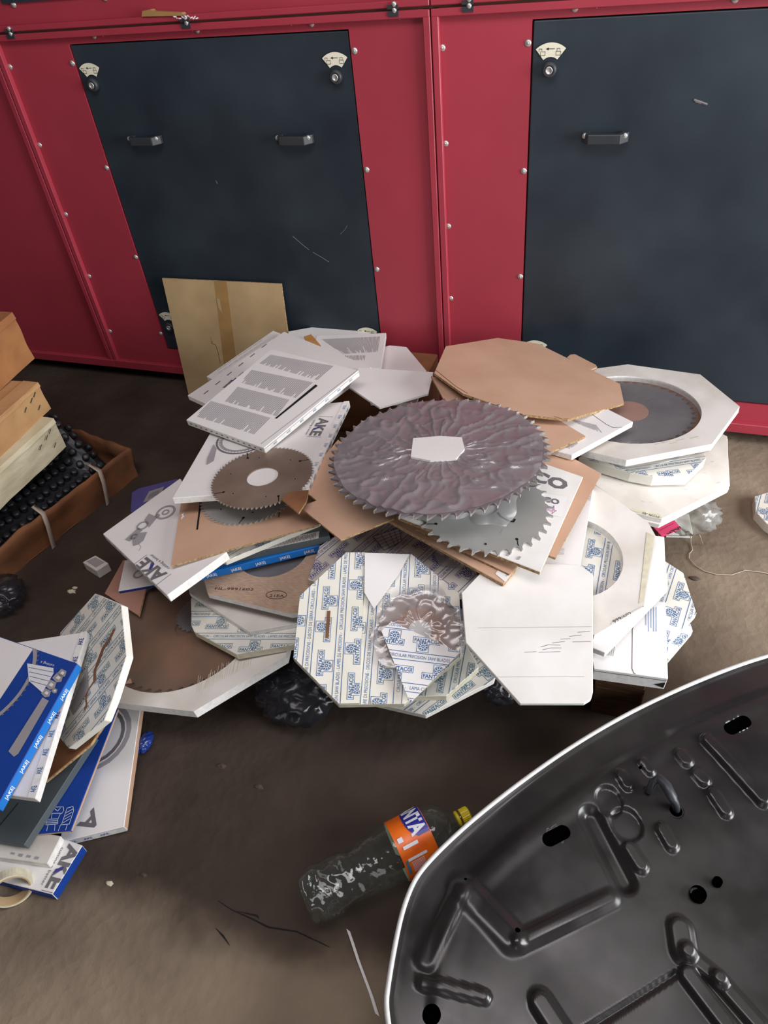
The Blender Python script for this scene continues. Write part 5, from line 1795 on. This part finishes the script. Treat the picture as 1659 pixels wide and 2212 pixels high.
# cracks in the floor
for ck in ([(470, 1945), (500, 1965), (545, 1985), (580, 2003), (640, 2012), (700, 2040), (712, 2046)], [(512, 1968), (555, 1978), (560, 1985)], [(466, 2005), (482, 2022), (496, 2042)]):
    V, F = [], []
    for i, p_ in enumerate(ck):
        c_ = atz(*p_, .0006)
        w_ = .0013 * (1 - abs(2 * i / (len(ck) - 1) - 1)) + .0004
        V += [c_ + Vector((.2 * w_, w_, 0)), c_ - Vector((.2 * w_, w_, 0))]
    F = [(2 * i, 2 * i + 1, 2 * i + 3, 2 * i + 2) for i in range(len(ck) - 1)]
    obj('floor_crack', V, F, m_dark, fl)

# ------------------------------------------------------------------ drink bottle lying on the floor
b0, b1 = atz(654, 1948, .045), atz(1010, 1758, .060)
ax = (b1 - b0).normalized()
LB = (b1 - b0).length
side = ax.cross(Vector((0, 0, 1))).normalized()
upv = side.cross(ax)
bt = thing('drink_bottle', 'crumpled clear soft drink bottle with orange label and yellow cap on the floor', 'bottle', Vector(((b0.x + b1.x) / 2, (b0.y + b1.y) / 2, 0)))
prof = [(0, .0), (.0, .026), (.012, .042), (.03, .050), (.08, .054), (.16, .053), (.24, .051), (.30, .049), (.36, .052), (.42, .054), (.50, .055), (.56, .055), (.74, .055), (.78, .054), (.83, .049), (.87, .038), (.90, .025), (.925, .0155), (.94, .0145), (.952, .0145)]


def brad(s):
    for i in range(len(prof) - 1):
        if prof[i][0] <= s <= prof[i + 1][0]:
            f = (s - prof[i][0]) / max(1e-6, prof[i + 1][0] - prof[i][0])
            return prof[i][1] * (1 - f) + prof[i + 1][1] * f
    return prof[-1][1]


def bpt(s, th, lift=0.0):
    crush = max(0, min(1, (.55 - s) / .2))
    rr = brad(s) + lift
    if s < .06:
        rr *= 1 - .10 * (1 + math.cos(5 * th)) * .5
    w = crush * (.20 * noise.noise(Vector((math.cos(th) * 1.3, math.sin(th) * 1.3, s * 9))) + .12 * abs(noise.noise(Vector((math.cos(th) * 3, math.sin(th) * 3, s * 26)))))
    rr *= 1 - abs(w)
    fl_ = 1 - .28 * crush
    p_ = b0 + ax * (s * LB) + side * (math.sin(th) * rr) + upv * (math.cos(th) * rr * fl_)
    if p_.z < .001:
        p_.z = .001
    return p_


na, nsb = 56, 90
V, F = [], []
for i in range(nsb + 1):
    s = .952 * i / nsb
    for k in range(na):
        V.append(bpt(s, 2 * math.pi * k / na))
for i in range(nsb):
    for k in range(na):
        F.append((i * na + k, i * na + (k + 1) % na, (i + 1) * na + (k + 1) % na, (i + 1) * na + k))
F.append(tuple(range(na)))
m_pet = film('bottle_plastic', tint=(0.88, 0.93, 0.90), gloss=0.02, haze=0.02, rough=0.06, bump=0.15, scale=45)
obj('bottle_body', V, F, m_pet, bt, True)
m_or = M_('orange_label', (240, 118, 28), .35, scale=30, rgb2=(226, 92, 22), spec=.5)
m_lblb = M_('label_blue', (44, 50, 150), .35, var=.1, spec=.5)
m_lblw = M_('label_back', (214, 212, 190), .5, var=.05)
V, F = [], []
s0, s1 = .555, .755
ns = 14
for lay in (0, 1):
    for i in range(ns + 1):
        for k in range(na):
            V.append(bpt(s0 + (s1 - s0) * i / ns, 2 * math.pi * k / na, .0012 - .0006 * lay))
m = (ns + 1) * na
for i in range(ns):
    for k in range(na):
        j = (k + 1) % na
        F.append((i * na + k, i * na + j, (i + 1) * na + j, (i + 1) * na + k))
lbo = obj('paper_label', V[:m], F, m_or, bt, True)
obj('label_back', V[m:], [tuple(reversed(f_)) for f_ in F], m_lblw, lbo, True)


class Wrap:
    """marks wrapped on the label: x around the bottle, y along it toward the cap"""

    def __init__(s):
        s.t = {}
        s.lift = .0019

    def poly(s, mat, pts):
        s.t.setdefault(mat, []).append([bpt((p_[1]) / LB, p_[0] / .055, s.lift) for p_ in pts])

    def build(s, par, name):
        for mat, P_ in s.t.items():
            V, F = [], []
            for p_ in P_:
                F.append(tuple(range(len(V), len(V) + len(p_))))
                V += p_
            obj(name, V, F, mat, par)['kind'] = 'stuff'


sgn = 1
W_ = Wrap()


def wq(mat, x0, x1, y0, y1, n=6):
    for k in range(n):
        a, b_ = x0 + (x1 - x0) * k / n, x0 + (x1 - x0) * (k + 1) / n
        W_.poly(mat, [(sgn * a, y0), (sgn * b_, y0), (sgn * b_, y1), (sgn * a, y1)])


y0_, y1_ = s0 * LB, s1 * LB
for k in range(14):
    a, b_ = -.068 + k * .006, -.068 + (k + 1) * .006
    f0 = lambda q: y1_ - .040 + .016 * abs((q + .026) / .042) ** 3
    W_.poly(m_lblb, [(a, f0(a)), (b_, f0(b_)), (b_, y1_ - .001), (a, y1_ - .001)])
W_.lift = .0023
T, w = text_tris('FANTA', .04)
for tr_ in T:
    W_.poly(m_inkw, [(-.075 + p_[0] / w * .088, y1_ - .034 + p_[1] * .030) for p_ in tr_])
for k in range(5):
    a, b_ = .078 + k * .004, .078 + (k + 1) * .004
    W_.poly(m_lblb, [(sgn * a, y1_ - .026), (sgn * b_, y1_ - .026), (sgn * b_, y1_ - .001), (sgn * a, y1_ - .001)])
W_.lift = .0026
T, w = text_tris('FANTA', .04)
for tr_ in T:
    W_.poly(m_inkw, [(sgn * (.080 + p_[0] / w * .05), y1_ - .022 + p_[1] * .014) for p_ in tr_])
wq(m_inkw, .020, .026, y0_ + .010, y0_ + .040)
wq(m_inkw, .042, .047, y0_ + .010, y0_ + .048)
wq(m_inkw, .004, .013, y0_ + .006, y0_ + .016, 3)
wq(m_inkt, .044, .070, y0_ + .004, y0_ + .009)
for k in range(9):
    wq(m_inkw, .050 + k * .0024, .0508 + k * .0024, y0_ + .014, y0_ + .040, 1)
W_.build(lbo, 'label_print')
m_cap = M_('yellow_cap', (214, 190, 30), .35, var=.08, spec=.5)
cp = MB()
cs = .958 * LB
V, F = [], []
nc = 48
for h_, r_ in ((cs, .0145), (cs + .016, .0145), (cs + .018, .0125), (cs + .018, .002)):
    for k in range(nc):
        q_ = 2 * math.pi * k / nc
        rr = r_ + (.0006 if k % 2 and r_ > .014 else 0)
        V.append(b0 + ax * h_ + side * math.sin(q_) * rr + upv * math.cos(q_) * rr)
for i in range(3):
    for k in range(nc):
        F.append((i * nc + k, i * nc + (k + 1) % nc, (i + 1) * nc + (k + 1) % nc, (i + 1) * nc + k))
F += [tuple(3 * nc + k for k in range(nc)), tuple(reversed(range(nc)))]
obj('cap', V, F, m_cap, bt)
MB().lathe(b0 + ax * (.928 * LB), ax, [(0, .0155), (.004, .0158), (.006, .0150)], 36).obj('neck_ring', m_cap, bt, True)

# ------------------------------------------------------------------ black car hood lying inner side up
HZ = .135
g8 = lambda x, y, z=HZ: atz(820 + x / 1.978, 1400 + y / 1.978, z)
rim_px = [(1659, 15), (1400, 105), (1150, 215), (1000, 300), (860, 395), (640, 545), (420, 715), (260, 860), (165, 965), (125, 1045), (90, 1150), (50, 1350), (15, 1590)]
rimL = [g8(*p_) for p_ in rim_px]
sl, sr = g8(755, 802), g8(1530, 328)
mid = (sl + sr) / 2
lat = (sr - sl).normalized()
bk = Vector((lat.y, -lat.x, 0))
if (g8(1500, 1500) - mid).dot(bk) < 0:
    bk = -bk
loc2 = lambda p_: ((p_ - mid).dot(lat), (p_ - mid).dot(bk))
LR = [loc2(p_) for p_ in rimL]
LR = [p_ for p_ in LR if p_[0] < 0]
fy = min(p_[1] for p_ in LR)
last = LR[-1]
LR += [(last[0] - .012, last[1] + .15), (last[0] - .03, last[1] + .35), (last[0] - .03, last[1] + .52), (last[0] + .05, last[1] + .58), (last[0] + .3, last[1] + .62), (-.05, last[1] + .63)]
half = LR
full = half + [(-p_[0], p_[1]) for p_ in reversed(half)]


def smooth(P, it=3):
    for _ in range(it):
        Q = []
        for i in range(len(P)):
            a, b_ = P[i], P[(i + 1) % len(P)]
            Q += [(a[0] * .75 + b_[0] * .25, a[1] * .75 + b_[1] * .25), (a[0] * .25 + b_[0] * .75, a[1] * .25 + b_[1] * .75)]
        P = Q
    return P


def resample(P, n):
    L_ = [0]
    for i in range(len(P)):
        a, b_ = P[i], P[(i + 1) % len(P)]
        L_.append(L_[-1] + math.hypot(b_[0] - a[0], b_[1] - a[1]))
    out, j = [], 0
    for k in range(n):
        t = L_[-1] * k / n
        while L_[j + 1] < t:
            j += 1
        f = (t - L_[j]) / max(1e-9, L_[j + 1] - L_[j])
        a, b_ = P[j], P[(j + 1) % len(P)]
        out.append((a[0] + (b_[0] - a[0]) * f, a[1] + (b_[1] - a[1]) * f))
    return out


NR = 880
rim = resample(smooth(full, 3), NR)
qc = (.05, .75)
G = lambda x, y: loc2(g8(x, y))
sst = lambda e0, e1, x: (lambda t: t * t * (3 - 2 * t))(max(0, min(1, (x - e0) / (e1 - e0))))


def seg_d(p_, a, b_):
    vx, vy = b_[0] - a[0], b_[1] - a[1]
    t = max(0, min(1, ((p_[0] - a[0]) * vx + (p_[1] - a[1]) * vy) / (vx * vx + vy * vy + 1e-12)))
    return math.hypot(p_[0] - a[0] - vx * t, p_[1] - a[1] - vy * t), t


CAPS = []   # (a, b, radius, height, softness)


def caps(a, b_, r_, h_, s_=.004):
    CAPS.append((G(*a), G(*b_), r_, h_, s_))


# slots and round holes (deep), then stamped beads (raised), channels (sunk)
for x, y in ((755, 802), (1530, 328)):
    caps((x - 30, y + 16), (x + 30, y - 16), .0125, -.035, .002)
for x, y, r_ in ((1365, 1043, .0095), (1448, 990, .0042), (590, 1208, .0045), (367, 990, .003), (222, 1567, .0145), (1113, 512, .003), (1268, 690, .011)):
    caps((x, y), (x + .1, y), r_, -.03, .0018)
for a, b_, r_, h_ in (((1030, 545), (1058, 588), .010, .007), ((1125, 490), (1155, 525), .009, .007), ((1070, 850), (1120, 925), .011, .008), ((1210, 770), (1250, 835), .011, .008), ((1428, 615), (1482, 690), .011, .008), ((1290, 455), (1310, 480), .012, .007), ((1360, 535), (1385, 560), .012, .007),
                      ((975, 640), (985, 660), .022, -.005), ((1050, 740), (1060, 755), .026, -.006), ((185, 1432), (445, 1490), .009, .007)):
    caps(a, b_, r_, h_)
for a, b_, r_, h_, s_ in (((905, 720), (1050, 985), .016, -.014, .018), ((1640, 640), (1400, 395), .012, .012, .006), ((1290, 1190), (1305, 1280), .018, .012, .010), ((1320, 1290), (1460, 1400), .012, .010, .008), ((1460, 1400), (1640, 1600), .012, .010, .008),
                          ((690, 1510), (790, 1660), .016, .012, .010), ((350, 1020), (560, 1240), .02, .006, .02), ((600, 1255), (990, 1060), .012, .006, .014), ((200, 1330), (340, 1040), .016, .005, .012), ((860, 1640), (1280, 1372), .004, -.004, .003), ((1330, 1385), (1500, 1600), .014, .012, .008)):
    caps(a, b_, r_, h_, s_)
TRI = [G(*p_) for p_ in ((1300, 1375), (1330, 1385), (1520, 1606), (1700, 1800), (900, 1800), (880, 1640))]


def in_poly(p_, P):
    r_ = False
    for i in range(len(P)):
        a, b_ = P[i - 1], P[i]
        if (a[1] > p_[1]) != (b_[1] > p_[1]) and p_[0] < (b_[0] - a[0]) * (p_[1] - a[1]) / (b_[1] - a[1]) + a[0]:
            r_ = not r_
    return r_


def hood_z(x, y, d):
    z = HZ
    z += -.004 * sst(.004, .012, d)
    z += .006 * (sst(.052, .078, d) - .45 * sst(.082, .11, d))
    z -= .022 * sst(.10, .42, d)
    z += .0035 * noise.noise(Vector((x * 6, y * 6, 1)))
    for a, b_, r_, h_, s_ in CAPS:
        if h_ <= -.03:
            continue
        if abs(x - a[0]) > .3 or abs(y - a[1]) > .3:
            continue
        q_, _ = seg_d((x, y), a, b_)
        if q_ < r_ + s_:
            z += h_ * (1 - sst(r_ - s_ * .5, r_ + s_ * .5, q_))
    return z


rows = [0, .003, .006, .010, .014, .02, .028, .036, .044, .052]
while rows[-1] < .76:
    rows.append(rows[-1] + .0034)
rows += [.80, .86, .92, 1.0]
W3 = lambda x, y, z: Vector((mid.x + lat.x * x + bk.x * y, mid.y + lat.y * x + bk.y * y, z))
HOLES = [c_ for c_ in CAPS if c_[3] <= -.03]
V, F = [], []
for i, s in enumerate(rows):
    for p_ in rim:
        dx, dy = qc[0] - p_[0], qc[1] - p_[1]
        L_ = math.hypot(dx, dy)
        # first rows follow metres from the rim, later ones blend to the centre
        f = min(1.0, s / .62 * .80 if s <= .62 else .80 + (s - .62) / .38 * .2)
        if s <= .052:
            f = s / L_
        else:
            f = .052 / L_ + (s - .052) / (1 - .052) * (1 - .052 / L_)
        x, y = p_[0] + dx * f, p_[1] + dy * f
        for a_, b_, r_, h_, s_ in HOLES:
            if abs(x - a_[0]) < .06 and abs(y - a_[1]) < .06:
                q_, t_ = seg_d((x, y), a_, b_)
                if abs(q_ - r_) < .0030 and q_ > 1e-4:
                    mx_, my_ = a_[0] + (b_[0] - a_[0]) * t_, a_[1] + (b_[1] - a_[1]) * t_
                    x, y = mx_ + (x - mx_) * r_ / q_, my_ + (y - my_) * r_ / q_
        V.append(W3(x, y, hood_z(x, y, f * L_ * .93)))
for i in range(len(rows) - 1):
    for k in range(NR):
        j = (k + 1) % NR
        F.append((i * NR + k, i * NR + j, (i + 1) * NR + j, (i + 1) * NR + k))
hd = thing('car_hood', 'black car hood lying inner side up in the right foreground', 'car hood', W3(0, .35, 0))


def hood_mat():
    m = M_('hood_paint', (34, 32, 33), .30, scale=5, rgb2=(46, 43, 42), spec=.5, detail=8)
    nt = m.node_tree
    N, L = nt.nodes, nt.links
    b = N['Principled BSDF']
    tc = N.new('ShaderNodeTexCoord')
    n1 = N.new('ShaderNodeTexNoise')
    n1.inputs['Scale'].default_value = 9
    n1.inputs['Detail'].default_value = 8
    L.new(tc.outputs['Object'], n1.inputs['Vector'])
    rp = N.new('ShaderNodeMapRange')
    rp.inputs[1].default_value = .35
    rp.inputs[2].default_value = .7
    rp.inputs[3].default_value = .18
    rp.inputs[4].default_value = .42
    L.new(n1.outputs['Fac'], rp.inputs[0])
    L.new(rp.outputs[0], b.inputs['Roughness'])
    return m


m_hood = hood_mat()
m_void = M_('hollow_black', (4, 4, 5), .9, var=.1, spec=.0)
F2 = []
for f_ in F:
    c_ = sum((V[i] for i in f_), Vector()) / 4
    x_, y_ = (c_ - mid).dot(lat), (c_ - mid).dot(bk)
    if not any(abs(x_ - h_[0][0]) < .06 and abs(y_ - h_[0][1]) < .06 and seg_d((x_, y_), h_[0], h_[1])[0] < h_[2] for h_ in HOLES):
        F2.append(f_)
obj('inner_panel', V, F2, m_hood, hd, True)
# dark hollows seen through the punched holes
for a_, b_, r_, h_, s_ in HOLES:
    ux, uy = b_[0] - a_[0], b_[1] - a_[1]
    l_ = math.hypot(ux, uy)
    ux, uy = ux / l_, uy / l_
    lp_ = []
    for k in range(12):
        q_ = -math.pi / 2 + math.pi * k / 11
        lp_.append((b_[0] + (ux * math.cos(q_) - uy * math.sin(q_)) * (r_ + .0035), b_[1] + (uy * math.cos(q_) + ux * math.sin(q_)) * (r_ + .0035)))
    for k in range(12):
        q_ = math.pi / 2 + math.pi * k / 11
        lp_.append((a_[0] + (ux * math.cos(q_) - uy * math.sin(q_)) * (r_ + .0035), a_[1] + (uy * math.cos(q_) + ux * math.sin(q_)) * (r_ + .0035)))
    zt = min(hood_z(p_[0], p_[1], .12) for p_ in lp_) - .001
    zt = min(zt, HZ - .004)
    m_ = len(lp_)
    Vh = [W3(p_[0], p_[1], zt) for p_ in lp_] + [W3(p_[0], p_[1], zt - .010) for p_ in lp_]
    obj('hole_hollow', Vh, [(i, (i + 1) % m_, (i + 1) % m_ + m_, i + m_) for i in range(m_)] + [tuple(range(m_, 2 * m_))], m_void, hd)
# outer skin bulging down to the floor
V, F = [], []
R_ = [0, .02, .06, .12, .2, .3, .42, .56, .72, .88, .97]
rs = rim[::4]
for f in R_:
    for p_ in rs:
        V.append(W3(p_[0] + (qc[0] - p_[0]) * f, p_[1] + (qc[1] - p_[1]) * f, HZ - .002 - (HZ - .006) * (1 - (1 - f) ** 2.2)))
m = len(rs)
for i in range(len(R_) - 1):
    for k in range(m):
        j = (k + 1) % m
        F.append((i * m + j, i * m + k, (i + 1) * m + k, (i + 1) * m + j))
F.append(tuple((len(R_) - 1) * m + k for k in range(m)))
obj('outer_skin', V, F, m_hood, hd, True)
m_hem = M_('painted_hem_glint', (214, 214, 212), .35, var=.12, scale=60, spec=.5)  # bright sky reflection along the black hem, painted as a pale colour
MB().tube([W3(p_[0], p_[1], HZ + .001) for p_ in rim[::2]], .0042, 8, True).obj('hem_glint_tube', m_hem, hd, True)
# striker loop
pz = lambda x, y, h_: g8(x, y, HZ + h_)
MB().tube([pz(1140, 632, -.014), pz(1152, 612, .008), pz(1168, 572, .022), pz(1195, 556, .030), pz(1225, 590, .032), pz(1252, 640, .030), pz(1262, 662, .016), pz(1270, 704, -.020)], [.007, .007, .0075, .009, .010, .009, .0075, .007], 12).obj('striker_loop', m_black, hd, True)
MB().tube([pz(1120, 610, -.010), pz(1150, 600, .004), pz(1165, 570, .016)], .005, 8).obj('striker_foot', m_black, hd, True)
